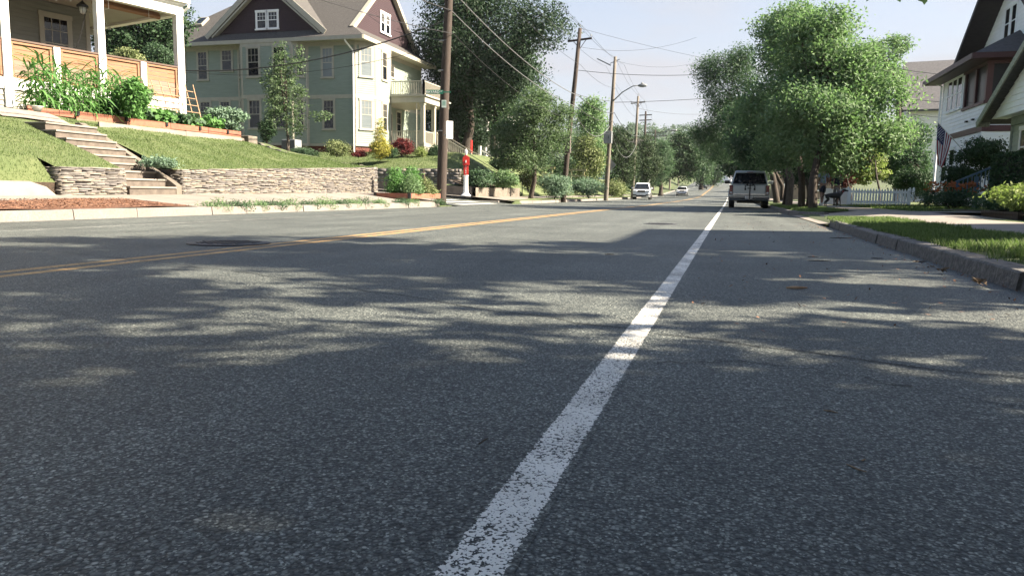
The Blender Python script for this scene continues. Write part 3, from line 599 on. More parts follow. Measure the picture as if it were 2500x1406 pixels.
# weeds along the left kerb
wl = [l_light, l_mid]; g = random.Random(4); k = 0
words = ['small', 'bushy', 'low', 'spreading', 'thin', 'leafy', 'yellowish', 'fine', 'broad', 'flat', 'tall', 'scrubby']
for i, (px, w_, h_) in enumerate([(535, .25, .12), (590, .3, .1), (632, .22, .1), (672, .3, .08), (712, .28, .14), (760, .22, .08), (795, .42, .16), (835, .3, .1), (870, .3, .14), (893, .18, .2), (930, .3, .1), (985, .35, .12), (1010, .25, .1), (1075, .3, .08)]):
    t = -10.5; q = at(px, 515, 10); dx = q.x/q.y; y = -10.48/dx; y = abs(y)
    if y > 27: y = 27
    lo = [(-10.50, y, .17+h_*.3, .14, w_, h_), (-10.46, y+.2, .12, .10, w_*.8, h_*.8), (-10.6, y-.2, .18+h_*.2, .16, w_*.6, h_*.7)]
    o = thing('weed_clump', f'{words[i%12]} clump of weeds at the left kerb, number {i+1} counting away from the steps', 'weed', (-10.5, y, .1), 0, 'weeds growing along the left kerb')
    lo = [(a+10.5, b-y, c-.1, d, e, f) for a, b, c, d, e, f in lo]; V, F, tt = leafset(lo, int(900*w_/.3), .055, 50+i, aspect=.3, clump=.12, per=10, shell=.4, fill=.6); V[:, 2] = np.maximum(V[:, 2], -.06); np_mesh('leaves', V, F, tt, wl[i%2], o)
# litter on the road
tw = MB(); tw.tube([(-.09, 0, .012), (-.02, .008, .016), (.05, -.006, .014), (.1, .004, .012)], [.006, .009, .008, .004], 6)
def twig(name, px, py, l, th, ang, label, m=m_twig):
    d = fw*FPX+rt*(px-1250)+up*(703-py); k = -CAMZ/d.z; g = random.Random(int(px)); mb = MB(); n = 5; pts = [(-l/2+l*i/(n-1), g.uniform(-.06, .06)*l, th*1.0+g.uniform(0, th*.5)) for i in range(n)]
    mb.tube(pts, [th*.6, th, th*1.1, th*.9, th*.5], 6); o = obj(name, mb, m, loc=(d.x*k, d.y*k, 0)); o.rotation_euler = (0, 0, ang); tag(o, label, 'twig', 'twigs lying on the road')
twig('twig', 1945, 706, .13, .009, .35, 'thick pale broken stick lying in the sunlit dapples right of the white line', mat('peeled_wood', (.62,.45,.30), (.4,.25,.15), 30, .8))
twig('twig', 2090, 1144, .048, .0018, -.9, 'thin straw coloured stem in the shaded foreground')
twig('twig', 2108, 1124, .018, .0016, .9, 'tiny pale chip just above the thin straw stem')
twig('twig', 2028, 1005, .036, .0018, -.4, 'short straw piece lying above the pale chip')
twig('twig', 1180, 1078, .045, .0015, 1.3, 'small dark twig left of the white line', m_bark)
twig('twig', 1488, 622, .09, .004, .3, 'dark stick lying left of the white line in the hard shadow', m_bark)
twig('twig', 2000, 638, .20, .004, .2, 'dark brown stick in the shade near the right kerb', m_bark)
twig('twig', 2142, 632, .11, .004, .3, 'short dark bark piece nearest the right kerb shadow', m_bark)
twig('twig', 1985, 628, .10, .003, .1, 'slim dark twig behind the brown stick', m_bark)
twig('twig', 2055, 582, .34, .005, .25, 'longest dark stick lying at the foot of the far kerb end', m_bark)
twig('twig', 2245, 640, .12, .005, .1, 'thin twig beside the kerb foot', m_twig)
g = np.random.default_rng(9); n = 900; x = np.where(g.random(n) < .6, 1.74-np.abs(g.normal(size=n))*.16, g.uniform(-.2, 1.7, n)); y = g.uniform(3, 17, n); P = np.stack([x, y, g.uniform(.006, .02, n)], 1)
t = g.normal(size=(n, 3)); t[:, 2] *= .3; t /= np.linalg.norm(t, axis=1)[:, None]; b = np.cross(t, [0, 0, 1.]); s = g.uniform(.006, .020, n)[:, None]
o = np_mesh('leaf_litter', np.stack([P-t*s, P+b*s*.5, P+t*s, P-b*s*.5], 1).reshape(-1, 3), np.arange(n*4).reshape(-1, 4), g.random(n), m_chip, kind='stuff'); tag(o, 'dry crumbs of leaf and bark in the gutter by the right kerb', 'leaf litter')
# curled dead leaves in the gutter
for i, (px, py, s) in enumerate([(2298, 668, .07), (2390, 700, .085), (2275, 655, .03)]):
    d = fw*FPX+rt*(px-1250)+up*(703-py); k = -CAMZ/d.z; mb = MB(); gg = random.Random(i)
    for q in range(5):
        a = gg.uniform(0, 6.28); c = Vector((math.cos(a)*s*.35, math.sin(a)*s*.35, s*.3)); pts = [c+Vector((gg.uniform(-1, 1), gg.uniform(-1, 1), gg.uniform(-.6, .9)))*s*.45 for _ in range(5)]
        mb.add(pts+[c], [(5, 0, 1), (5, 1, 2), (5, 2, 3), (5, 3, 4), (5, 4, 0)])
    tag(obj('dead_leaf', mb, m_twig, loc=(d.x*k, d.y*k, .004)), ['curled pale dead leaf at the edge of the sunlit dapples by the kerb', 'curled brown dead leaf in the kerb shadow, nearest the camera', 'small dead leaf scrap against the foot of the kerb'][i], 'dead leaf', 'dead leaves in the gutter')
# ================================================================ BUILDINGS
def clap(mb, A, B, z0, z1, pitch=.14, lean=.018, span=None):
    """lap siding from A to B (outward = right of A>B); span(z) -> (u0, u1) in 0..1"""
    A, B = Vector((*A, 0)), Vector((*B, 0)); d = (B-A).normalized(); nr = Vector((d.y, -d.x, 0)); z = z0
    while z < z1-.005:
        t = min(z+pitch, z1); a0, a1 = span(z) if span else (0, 1); b0, b1 = span(t) if span else (0, 1)
        if a1-a0 > .005:
            P = lambda u, zz, o: A+(B-A)*u+nr*o+Vector((0, 0, zz))
            mb.add([P(a0, z, lean), P(a1, z, lean), P(max(b1, b0+.0), t, 0), P(b0, t, 0), P(a0, z, 0), P(a1, z, 0)], [(0, 1, 2, 3), (4, 5, 1, 0), (4, 0, 3)])
        z = t
def fbox(mb, o, r, n, u0, u1, z0, z1, d0, d1):
    r, n, o = Vector(r), Vector(n), Vector(o); mb.obox(o+r*(u0+u1)/2+n*(d0+d1)/2+Vector((0, 0, (z0+z1)/2)), r*(u1-u0)/2, n*(d1-d0)/2, Vector((0, 0, (z1-z0)/2)))
def win(root, o, r, w, h, mt, cols=3, rows=2, cas=.11, glass=None, label=None, double=True, top=.0, mull=.018, name='window'):
    """window centred at o (bottom middle of the casing), r = along wall; outward normal is right of r"""
    r = Vector((*r, 0)).normalized(); n = Vector((r.y, -r.x, 0)); mb = MB(); f = lambda *a: fbox(mb, o, r, n, *a); W2 = w/2
    f(-W2, -W2+cas, 0, h, 0, .045); f(W2-cas, W2, 0, h, 0, .045); f(-W2-.02, W2+.02, h-cas-top, h+.02, .0, .06); f(-W2-.04, W2+.04, -.05, .045, .0, .09)
    i = W2-cas; z0, z1 = .05, h-cas-top; zm = (z0+z1)/2; s = .035
    f(-i, -i+s, z0, z1, 0, .040); f(i-s, i, z0, z1, 0, .040); f(-i, i, z0, z0+s*1.3, 0, .039); f(-i, i, z1-s, z1, 0, .039)
    if double: f(-i, i, zm-.022, zm+.022, 0, .042)
    zb = zm if double else z0
    for k in range(1, cols): x = -i+2*i*k/cols; f(x-mull/2, x+mull/2, zb, z1, 0, .034)
    for k in range(1, rows): z = zb+(z1-zb)*k/rows; f(-i, i, z-mull/2, z+mull/2, 0, .0345)
    wd = obj(name, mb, mt, root)
    if label: wd['label'] = label
    mb = MB(); f2 = lambda *a: fbox(mb, o, r, n, *a); f2(-i, i, z0, z1, 0, .026); obj('pane', mb, glass or m_glass, wd); return wd
def roofslab(name, pts, th, m, root):
    mb = MB(); mb.prism(pts, (0, 0, -th)); return obj(name, mb, m, root)
# ---------------------------------------------------------------- sage green house
GH = thing('green_house', 'sage green two storey house with cream trim and a dark maroon front gable', 'house', (-23.7, 45, 3.1))
mb = MB(); xl = -14.5; bx0, bx1, bx2, bx3, by = -8.7, -8.0, -4.2, -3.5, -.75
outline = [(xl, 0), (bx0, 0), (bx1, by), (bx2, by), (bx3, 0), (0, 0), (.95, 1.15), (.95, 3.3), (0, 4.1), (0, 10.8)]
for z0, z1 in ((.45, 3.42), (3.62, 7.2)):
    for a, b in zip(outline[:-1], outline[1:]): clap(mb, a, b, z0, z1, .135)
obj('wall', mb, m_sage, GH)
mb = MB(); mb.prism([(x, y, -1.2) for x, y in [(xl+.03, .03), (bx0, .03), (bx1, by+.03), (bx2, by+.03), (bx3, .03), (-.03, .03), (.9, 1.2), (.9, 3.3), (-.03, 4.1), (-.03, 10.7), (xl+.03, 10.7)]], (0, 0, 1.62)); obj('foundation', mb, m_brick, GH)
mb = MB(); mb.prism([(x, y, .4) for x, y in [(xl+.03, .03), (bx0, .03), (bx1, by+.03), (bx2, by+.03), (bx3, .03), (-.03, .03), (.9, 1.2), (.9, 3.3), (-.03, 4.1), (-.03, 10.7), (xl+.03, 10.7)]], (0, 0, 6.8)); obj('wall_core', mb, m_sage, GH)
mb = MB()
for a, b in zip(outline[:-1], outline[1:]):
    a3, b3 = Vector((*a, 0)), Vector((*b, 0)); d = (b3-a3); l = d.length; d.normalize(); n = Vector((d.y, -d.x, 0))
    for (z0, z1, p) in ((3.40, 3.64, .035), (6.75, 7.2, .03), (.34, .50, .04)): fbox(mb, a3, d, n, -.02, l+.02, z0, z1, -.02, p)
    fbox(mb, a3, d, n, 0, .11, .5, 7.1, 0, .028); fbox(mb, a3, d, n, l-.11, l, .5, 7.1, 0, .028)
obj('trim', mb, m_cream, GH)
for (x, z, w, h) in [(-13.4, 4.8, .95, 2.0), (-11.6, 4.8, .95, 2.0), (-9.65, 5.35, 1.0, 1.5), (-2.0, 4.72, .95, 2.0), (-11.5, 1.95, 1.0, 1.5), (-9.9, 1.95, .95, 1.5), (-1.95, 1.4, .95, 2.0)]:
    win(GH, (x, 0, z), (1, 0), w, h, m_cream, 3, 2, glass=m_glassb if x == -2.0 else None)
for z in (4.78, 1.42):
    for x in (-7.05, -5.1): win(GH, (x, by, z), (1, 0), 1.05, 1.98, m_cream, 3, 2)
    win(GH, ((bx0+bx1)/2, by/2, z), (bx1-bx0, by), .62, 1.98, m_cream, 2, 2, cas=.1); win(GH, ((bx2+bx3)/2, by/2, z), (bx3-bx2, -by), .62, 1.98, m_cream, 2, 2, cas=.1)
    win(GH, (.475, .575, z), (.95, 1.15), .98, 1.98, m_cream, 3, 2, glass=m_glassb); win(GH, (.95, 2.3, z), (0, 1), .85, 1.95, m_cream, 3, 2)
win(GH, (0, 5.5, 5.45), (0, 1), .8, .95, m_cream, 2, 2, double=False)
win(GH, (0, 6.6, 1.4), (0, 1), .9, 1.9, m_cream, 2, 2)
for nm, y, z, h in (('door', 4.75, 3.85, 2.15), ('door', 5.0, .7, 2.2)):
    mb = MB(); fbox(mb, (0, y, z), (0, 1, 0), (1, 0, 0), -.5, -.42, 0, h+.1, 0, .05); fbox(mb, (0, y, z), (0, 1, 0), (1, 0, 0), .42, .5, 0, h+.1, 0, .05); fbox(mb, (0, y, z), (0, 1, 0), (1, 0, 0), -.5, .5, h, h+.12, 0, .055)
    dd = obj(nm, mb, m_cream, GH); mb = MB(); fbox(mb, (0, y, z), (0, 1, 0), (1, 0, 0), -.42, .42, 0, h, 0, .03); obj('door_leaf', mb, m_black, dd)
# roof: front and back slopes, left hip, right gable
ye0, ye1, xr, xh, ze, zt_ = -.75, 11.5, .95, -15.3, 7.22, 12.3; ym = (ye0+ye1)/2; xg = -.35
mb = MB(); T = -.14
def slab(pts): mb.prism([Vector(p) for p in pts], (0, 0, T))
slab([(xh, ye0, ze), (xr, ye0, ze), (xg, ye0+1.0, ze+.83), (xg, ym, zt_), (-9.3, ym, zt_)]); slab([(xr, ye1, ze), (xh, ye1, ze), (-9.3, ym, zt_), (xg, ym, zt_), (xg, ye1-1.0, ze+.83)])
slab([(xh, ye1, ze), (xh, ye0, ze), (-9.3, ym, zt_)]); slab([(xr, ye0, ze+.001), (xr, ye1, ze+.001), (xg, ye1-1.0, ze+.83), (xg, ye0+1.0, ze+.83)])
rf = obj('roof', mb, m_roof, GH)
mb = MB(); dz0, dzx, dzt, yb = 7.72, -6.35, 11.3, 4.2; hw = 4.45
for s in (-1, 1): p = [(dzx+s*hw, -.5, dz0-.05), (dzx, -.5, dzt+.08), (dzx, yb, dzt+.08), (dzx+s*hw, .0, dz0-.05)]; mb.prism([Vector(q) for q in (p if s < 0 else p[::-1])], (0, 0, -.14))
obj('gable_roof', mb, m_roof, rf)
mb = MB(); clap(mb, (dzx-hw+.25, -.08), (dzx+hw-.25, -.08), dz0-.15, dzt-.2, .12, .015, lambda z: (max(0, (z-dz0+.15)/(dzt-dz0+.0)/2), 1-max(0, (z-dz0+.15)/(dzt-dz0)/2)))
mb.prism([(dzx-hw+.3, -.06, dz0-.3), (dzx+hw-.3, -.06, dz0-.3), (dzx, -.06, dzt-.1)], (0, .3, 0)); obj('gable_wall', mb, m_maroon, GH)
mb = MB()
for s in (-1, 1):
    a = Vector((dzx+s*(hw+.05), -.52, dz0-.22)); b = Vector((dzx, -.52, dzt-.1)); mb.bar(a, b, .06, .34, (0, 0, 1)); mb.bar(a+Vector((-s*.42, .2, -.0)), b+Vector((0, .2, -.38)), .36, .10)
obj('rake_board', mb, m_cream, GH)
win(GH, (dzx-.02-.42, -.1, 7.95), (1, 0), .9, 1.22, m_white, 3, 2); win(GH, (dzx+.42, -.1, 7.95), (1, 0), .9, 1.22, m_white, 3, 2)
mb = MB(); gy0, gy1, gz0, gz1 = ye0+1.2, ye1-1.2, ze+.75, zt_-.2
clap(mb, (xg-.12, gy0), (xg-.12, gy1), gz0, gz1, .12, .015, lambda z: ((z-gz0)/(gz1-gz0)/2, 1-(z-gz0)/(gz1-gz0)/2)); mb.prism([(xg-.15, gy0, gz0), (xg-.15, gy1, gz0), (xg-.15, ym, gz1)], (-.2, 0, 0)); obj('gable_wall', mb, m_maroon, GH)
mb = MB()
for s in (-1, 1): mb.bar((xg+.1, ym+s*(ym-ye0-.85), ze+.62), (xg+.1, ym, zt_-.08), .30, .26)
obj('rake_board', mb, m_cream, GH)
win(GH, (xg-.1, ym-.4, 8.5), (0, 1), .82, 1.45, m_white, 3, 2); win(GH, (xg-.1, ym+.4, 8.5), (0, 1), .82, 1.45, m_white, 3, 2)
mb = MB(); mb.box(xh+.02, xr-.02, ye0-.06, ye0+.05, ze-.26, ze-.02); mb.box(xr-.06, xr+.05, ye0, ye1, ze-.26, ze-.02); mb.box(xh, xr-.07, ye0+.06, .02, ze-.2, ze-.15); mb.box(.0, xr-.07, .03, ye1, ze-.2, ze-.15); obj('gutter', mb, m_cream, GH)
mb = MB(); mb.tube([(-.35, ye0+.02, 7.0), (-.3, ye0+.05, 6.85), (-.12, -.12, 6.4), (-.1, -.09, 6.2), (-.1, -.09, -.2)], .055, 8); obj('downspout', mb, m_white, GH)
mb = MB(); sx, sy, sz = -12.6, 1.3, ze+(1.3+.75)*.836; dr = Vector((0, 1, .836)).normalized(); nn = Vector((0, -.836, 1)).normalized()
mb.obox((sx, sy, sz+.05), (.35, 0, 0), dr*.5, nn*.12); sk = obj('skylight', mb, m_cream, GH); mb = MB(); mb.obox((sx, sy, sz+.05)+Vector((0, 0, 0)) if False else Vector((sx, sy, sz+.05))+nn*.122, (.27, 0, 0), dr*.42, nn*.008); obj('pane', mb, m_glass, sk)
# side porch with balcony
px0, px1, py0, py1 = .02, 3.4, 3.3, 7.6; mb = MB()
mb.box(px0, px1, py0, py1, .5, .68); mb.box(px0+.1, px1-.05, py0+.08, py1-.08, -1.0, .5); PD = obj('porch_deck', mb, m_cream2, GH)
mb = MB(); mb.box(px0, px1+.12, py0-.12, py1+.12, 3.45, 3.85); mb.box(px0, px1+.25, py0-.22, py1+.2, 3.85, 3.95); obj('balcony_floor', mb, m_cream, GH)
for (x, y) in ((3.25, 3.45), (3.25, 5.4), (3.25, 7.45), (.3, 3.45)):
    mb = MB(); mb.box(x-.13, x+.13, y-.13, y+.13, .68, 3.45); mb.box(x-.17, x+.17, y-.17, y+.17, 3.3, 3.449); mb.box(x-.17, x+.17, y-.17, y+.17, .681, .8); obj('column', mb, m_cream, GH)
def railing(name, segs, z0, z1, m, root, sp=.13, bw=.035, posts=True):
    mb = MB()
    for a, b in segs:
        a, b = Vector(a), Vector(b); d = b-a; l = Vector((d.x, d.y, 0)).length; n = max(1, int(l/sp))
        mb.bar(a+Vector((0, 0, z1-.03)), b+Vector((0, 0, z1-.03)), .07, .06); mb.bar(a+Vector((0, 0, z0+.06)), b+Vector((0, 0, z0+.06)), .05, .05)
        for k in range(1, n): p = a+d*k/n; mb.box(p.x-bw/2, p.x+bw/2, p.y-bw/2, p.y+bw/2, p.z+z0+.07, p.z+z1-.05)
        if posts:
            for p in (a, b): mb.box(p.x-.06, p.x+.06, p.y-.06, p.y+.06, p.z+z0-.02, p.z+z1+.06)
    return obj(name, mb, m, root)
railing('balcony_railing', [((.1, 3.35, 3.96), (3.35, 3.35, 3.96)), ((3.35, 3.35, 3.96), (3.35, 7.5, 3.96))], 0, .95, m_cream, GH)
railing('porch_railing', [((.1, 3.4, .68), (3.1, 3.4, .68)), ((3.25, 3.6, .68), (3.25, 5.2, .68))], 0, .9, m_cream, GH)
railing('stair_railing', [((3.4, 5.6, .68), (6.0, 5.6, -.75))], 0, .9, m_cream, GH); railing('stair_railing', [((3.4, 7.2, .68), (6.0, 7.2, -.75))], 0, .9, m_cream, GH)
mb = MB()
for k in range(8): mb.box(3.4+k*.32, 3.4+(k+1)*.32, 5.6, 7.2, -1.2, .68-.18*(k+1))
obj('porch_steps', mb, m_concd, GH)
mb = MB(); mb.tube([(2.9, 3.2, 3.4), (2.9, 3.2, .2)], .03, 6); obj('drain_pipe', mb, m_cream, GH)
r = thing('air_conditioner', 'grey outdoor air conditioner unit behind the clipped hedge at the sage green house', 'air conditioner', (-27.6, 43.6, 3.0)); mb = MB(); mb.box(-.5, .5, -.4, .4, 0, .75); obj('casing', mb, m_greybox, r, bevel=.03)
mb = MB()
for k in range(14): mb.box(-.47, .47, -.412, -.401, .06+k*.045, .08+k*.045)
obj('grille', mb, m_black, r); mb = MB(); mb.lathe([(.34, .0), (.34, .03), (.3, .04)], (0, 0, .75), 20); obj('fan_guard', mb, m_black, r)
# ---------------------------------------------------------------- porch house (left)
PH = thing('porch_house', 'grey clapboard house with white porch columns and orange cedar railing boards', 'house', (-18.76, 22.67, 2.58), R(75)); HX = -15
mb = MB(); clap(mb, (HX, 2.4), (-1.75, 2.4), 1.2, 3.95, .13, .02); clap(mb, (-1.75, 2.4), (-1.75, 11), 0, 6.5, .13, .02); mb.box(HX, -1.78, 2.43, 11, 0, 6.5); obj('wall', mb, m_greysid, PH)
mb = MB(); mb.box(-1.86, -1.72, 2.36, 2.46, 1.2, 3.95); obj('corner_board', mb, m_cream, PH)
win(PH, (-2.87, 2.38, 1.75), (1, 0), 1.05, 1.85, m_cream, 3, 2, cas=.12)
win(PH, (-6.9, 2.38, 1.75), (1, 0), 1.05, 1.85, m_cream, 3, 2, cas=.12)
mb = MB(); mb.box(HX, .1, .05, 5.3, 1.02, 1.18); obj('porch_floor', mb, m_timber, PH)
mb = MB(); mb.box(HX, .0, .04, 5.2, 3.96, 4.02); mb.box(-1.75, .0, 5.05, 5.2, 3.7, 3.96); obj('ceiling', mb, m_cream2, PH)
mb = MB(); mb.box(HX, .14, -.14, .10, 3.88, 4.22); mb.box(-.10, .14, .1, 5.3, 3.88, 4.22); mb.box(HX, .20, -.20, .04, 4.22, 4.36); obj('beam', mb, m_white, PH)
mb = MB(); mb.box(HX, .30, -.34, -.2, 4.30, 4.44); mb.tube([(.26, -.27, 4.3), (.26, -.27, 4.18), (.16, -.02, 4.0), (.16, -.02, 3.8), (.16, -.02, .1)], .045, 8); obj('gutter', mb, m_white, PH)
mb = MB(); mb.prism([(HX, -.3, 4.45), (.32, -.3, 4.45), (.32, 5.4, 6.4), (HX, 5.4, 6.4)], (0, 0, -.08)); mb.prism([(HX, 5.4, 6.4), (.32, 5.4, 6.4), (.32, 11, 4.6), (HX, 11, 4.6)], (0, 0, -.08)); obj('roof', mb, m_roof, PH)
for x in (0, -2.8, -5.6, -8.4):
    mb = MB(); mb.box(x-.115, x+.115, -.115, .115, .2, 3.88); obj('column', mb, m_white, PH, bevel=.008)
for x in (-1.4, -4.2, -7.0):
    mb = MB(); mb.box(x-.095, x+.095, -.11, .09, .2, 2.1); obj('railing_post', mb, m_white, PH, bevel=.008)
edges = [-8.4, -7.0, -5.6, -4.2, -2.8, -1.4, 0]
for i in range(6):
    a, b = edges[i]+.13, edges[i+1]-.13; mb = MB(); g = random.Random(i)
    for k in range(6): z = 1.12+k*.15; mb.mi = 1 if k < 3 else 0; mb.box(a+.06, b-.06, -.02+g.uniform(-.004, .004), .02, z+.006, z+.144)
    mb.mi = 0; mb.box(a, a+.06, -.06, .0, 1.1, 2.06); mb.box(b-.06, b, -.06, 0, 1.1, 2.06); mb.box(a, b, -.07, .0, 2.02, 2.09); mb.box(a, b, -.03, .03, 1.04, 1.11)
    obj('railing_boards', mb, [m_cedar, m_cedar2], PH)
mb = MB(); mb.box(-8.5, -.1, -.10, .12, 2.10, 2.15); obj('cap_rail', mb, mat('brown_stain', (.14,.085,.06), rough=.6), PH)
mb = MB(); mb.box(HX, .1, -.07, -.0, .72, 1.04); obj('skirt_board', mb, m_white, PH)
mb = MB(); clap(mb, (HX, -.02), (.1, -.02), -.5, .72, .15, .03); clap(mb, (.1, -.02), (.1, 5.2), -.5, 1.0, .15, .03); obj('skirt_siding', mb, m_cream2, PH)
PM = Matrix.Translation(PH.location) @ Matrix.Rotation(R(75), 4, 'Z')
def pw(x, y, z): return PM @ Vector((x, y, z))
def pthing(name, label, cat, x, y, z, group=None): return thing(name, label, cat, pw(x, y, z), R(75), group)
r = pthing('porch_lantern', 'black caged lantern hanging from the porch ceiling', 'lantern', -2.95, .6, 3.96); mb = MB(); mb.tube([(0, 0, 0), (0, 0, -.18)], .012, 6); mb.lathe([(.02, -.16), (.10, -.24), (.17, -.30), (.17, -.36), (.15, -.36)], n=16); obj('hood', mb, m_black, r)
mb = MB(); mb.lathe([(.10, -.36), (.11, -.44), (.08, -.54), (.02, -.57)], n=14); obj('glass_globe', mb, m_bulb, r); mb = MB()
for k in range(6): a = k*1.047; mb.tube([(.14*math.cos(a), .14*math.sin(a), -.36), (.12*math.cos(a), .12*math.sin(a), -.48), (.04*math.cos(a), .04*math.sin(a), -.58)], .006, 4)
obj('cage', mb, m_black, r)
r = pthing('rolled_blind', 'orange bamboo blind rolled up under the porch beam', 'blind', -1.6, .35, 3.78); mb = MB(); mb.tube([(-1.15, 0, 0), (1.15, 0, 0)], .085, 10); mb.box(-1.15, 1.15, -.02, .02, .05, .14); obj('roll', mb, m_cedar, r)
mb = MB(); 0
for x in (-.7, .7): mb = MB(); mb.tube([(x, -.1, .12), (x, -.1, -.12), (x, .1, -.12)], .008, 4); obj('cord', mb, m_white, r)
o = MB(); 
for k in range(26): o.lathe([(.012, -.02), (.026, 0), (.012, .02)], (.006*math.sin(k), .012*(k % 2), -.045*k-.03), 6)
tag(obj('hanging_chain', o, mat('rusty_chain', (.10,.06,.05), rough=.8), loc=pw(-5.3, .5, 3.96)), 'dark rusty rain chain hanging from the porch ceiling', 'chain')
def wire(name, label, a, b, sag, rad, m=None, group=None, n=18, cat='cable'):
    a, b = Vector(a), Vector(b); mb = MB(); pts = [(b-a)*(i/n)-Vector((0, 0, 4*sag*(i/n)*(1-i/n))) for i in range(n+1)]
    mb.tube(pts, rad, 5); return tag(obj(name, mb, m or m_wire, loc=a), label, cat, group)
wire('lamp_cable', 'black cable drooping from the porch lantern to the railing', pw(-2.85, .6, 3.5), pw(-3.05, 1.1, 2.15), .12, .014)
SLt = pthing('string_lights', 'string of clear bulbs looped under the porch ceiling', 'string lights', 0, .2, 3.85); mb = MB(); bulbs = MB(); g = random.Random(2)
path = [(-7.5, .4, 0), (-6, .3, .05), (-4.4, .3, -.02), (-3.2, .35, .02), (-2.0, 1.6, 0), (-.9, 2.6, .02), (-.1, 3.6, .04)]
pl = []
for a, b in zip(path[:-1], path[1:]):
    for i in range(8): t = i/8; pl.append(Vector(a)*(1-t)+Vector(b)*t-Vector((0, 0, .55*t*(1-t))))
mb.tube(pl, .008, 4); obj('cord', mb, m_cream, SLt)
for i in range(2, len(pl), 3):
    b_ = MB(); b_.lathe([(.012, .0), (.014, -.03), (.030, -.07), (.026, -.10), (.005, -.115)], pl[i], 8); obj('bulb', b_, m_bulb, SLt)
tag(obj('folded_cloth', (lambda m: (m.obox((0, 0, 0), (.16, .04, -.02), (-.02, .1, 0), (0, 0, .05)), m.obox((-.14, 0, .03), (.10, 0, .02), (0, .09, 0), (.01, 0, .07)), m)[-1])(MB()), m_teal, loc=pw(-6.05, -.02, 2.24), bevel=.02), 'teal plastic watering toy resting on the porch railing', 'toy')
# lattice trellis leaning by the porch
r = pthing('garden_trellis', 'pale wooden lattice trellis leaning beside the white porch column', 'trellis', -1.0, -.8, -.1); mb = MB()
for k in range(9): x = -1.25+k*.30; mb.bar((x*1.0+.12, 0, .25), (x-.14+.02*k, .32, 1.62+.02*math.sin(k)), .028, .018)
for j in range(5): z = .5+j*.24; mb.bar((-1.24+.04*j-.1*j*.4, -.02+.06*j, z), (1.22-.03*j, -.02+.06*j, z-.08), .03, .016)
obj('laths', mb, m_lath, r)
r = thing('washtub', 'white enamel basin lying in the grass by the corn patch', 'basin', at(83, 272, 19.9)); r.location.z = hL(r.location.x, r.location.y)+.02; mb = MB(); mb.lathe([(.16, 0), (.22, .12), (.24, .13), (.21, .12), (.15, .02)], n=20); obj('bowl', mb, m_white, r, smooth=True)
# ---------------------------------------------------------------- white house with flag (right)
WH = thing('white_house', 'white clapboard two storey house with maroon trimmed upper porch', 'house', (9.75, 35.3, .35)); mb = MB()
clap(mb, (0, 6.6), (0, 0), .1, 3.0, .17, .02); clap(mb, (0, 6.6), (0, 0), 3.25, 4.15, .17, .02); clap(mb, (0, 0), (10, 0), .1, 3.0, .17, .02); clap(mb, (0, 0), (10, 0), 3.25, 4.15, .17, .02); clap(mb, (0, 6.6), (0, 3.1), 4.15, 5.95, .17, .02)
clap(mb, (10, 6.6), (0, 6.6), .1, 5.95, .17, .02)
obj('wall', mb, m_wsid, WH)
mb = MB(); mb.box(.03, 9.9, .03, 6.55, -.3, 4.12); mb.box(.03, 9.9, 3.2, 6.55, 4.12, 5.95); obj('wall_core', mb, m_wsid, WH)
mb = MB(); mb.box(-.04, 10, -.04, 6.64, 3.0, 3.25); mb.box(-.07, 10, -.07, 3.1, 4.12, 4.24)
for (x, y) in ((.1, .1), (.1, 1.55), (.1, 3.05), (2.6, .1), (5.2, .1), (7.8, .1)): mb.box(x-.11, x+.11, y-.11, y+.11, 4.2, 5.75)
mb.box(-.05, 10, -.05, .22, 5.7, 5.98); mb.box(-.05, .22, .22, 3.2, 5.7, 5.98); obj('porch_frame', mb, mat('maroon_trim', (.13,.05,.055), rough=.5), WH)
mb = MB(); mb.box(.06, 9.9, .08, .1, 4.2, 5.7); mb.box(.08, .1, .1, 3.1, 4.2, 5.7); obj('porch_screen', mb, m_screen, WH)
for bb in ((-.03, .06, 6.52, 6.63, .1, 5.95), (-.03, .06, 3.1, 3.2, 4.25, 5.72), (-.035, .08, -.035, .08, .1, 3.0)): mb = MB(); mb.box(*bb); obj('corner_board', mb, m_wsid, WH)
mb = MB(); mb.tube([(-.5, 6.9, 6.0), (-.3, 6.85, 5.85), (-.08, 6.7, 5.7), (-.08, 6.7, .1)], .05, 8); obj('downspout', mb, m_wsid, WH)
for y in (3.75, 4.55, 5.35): win(WH, (0, y, 4.3), (0, -1), .82, 1.5, m_wsid, 1, 1, cas=.07)
for y in (4.1, 5.3): win(WH, (0, y, 1.0), (0, -1), .95, 1.6, m_wsid, 1, 1, cas=.08)
mb = MB(); ez = 6.0
mb.prism([(-.75, -.75, ez), (10.5, -.75, ez), (10.5, 1.45, ez+1.25), (1.45, 1.45, ez+1.25)], (0, 0, -.16)); mb.prism([(-.75, 7.3, ez), (-.75, -.75, ez), (1.45, 1.45, ez+1.25), (1.45, 7.3, ez+1.25)], (0, 0, -.16)); obj('porch_roof', mb, m_roofg, WH)
mb = MB(); mb.box(-.80, 10.5, -.82, -.74, ez-.2, ez+.01); mb.box(-.82, -.74, -.74, 7.3, ez-.2, ez+.01); mb.box(-.7, 10, -.7, -.05, ez-.2, ez-.165); mb.box(-.7, -.06, -.04, 7.2, ez-.2, ez-.165); obj('fascia', mb, mat('maroon_fascia', (.075,.022,.028), rough=.5), WH)
gm, ghf, gz0 = 2.0, 4.6, 7.0; mb = MB(); clap(mb, (1.45, gm+ghf), (1.45, gm-ghf), ez+.3, gz0, .17, .02); clap(mb, (1.45, gm+ghf), (1.45, gm-ghf), gz0, gz0+3.35, .17, .02, lambda z: (max(0, (z-gz0)/3.35*.5), 1-max(0, (z-gz0)/3.35*.5)))
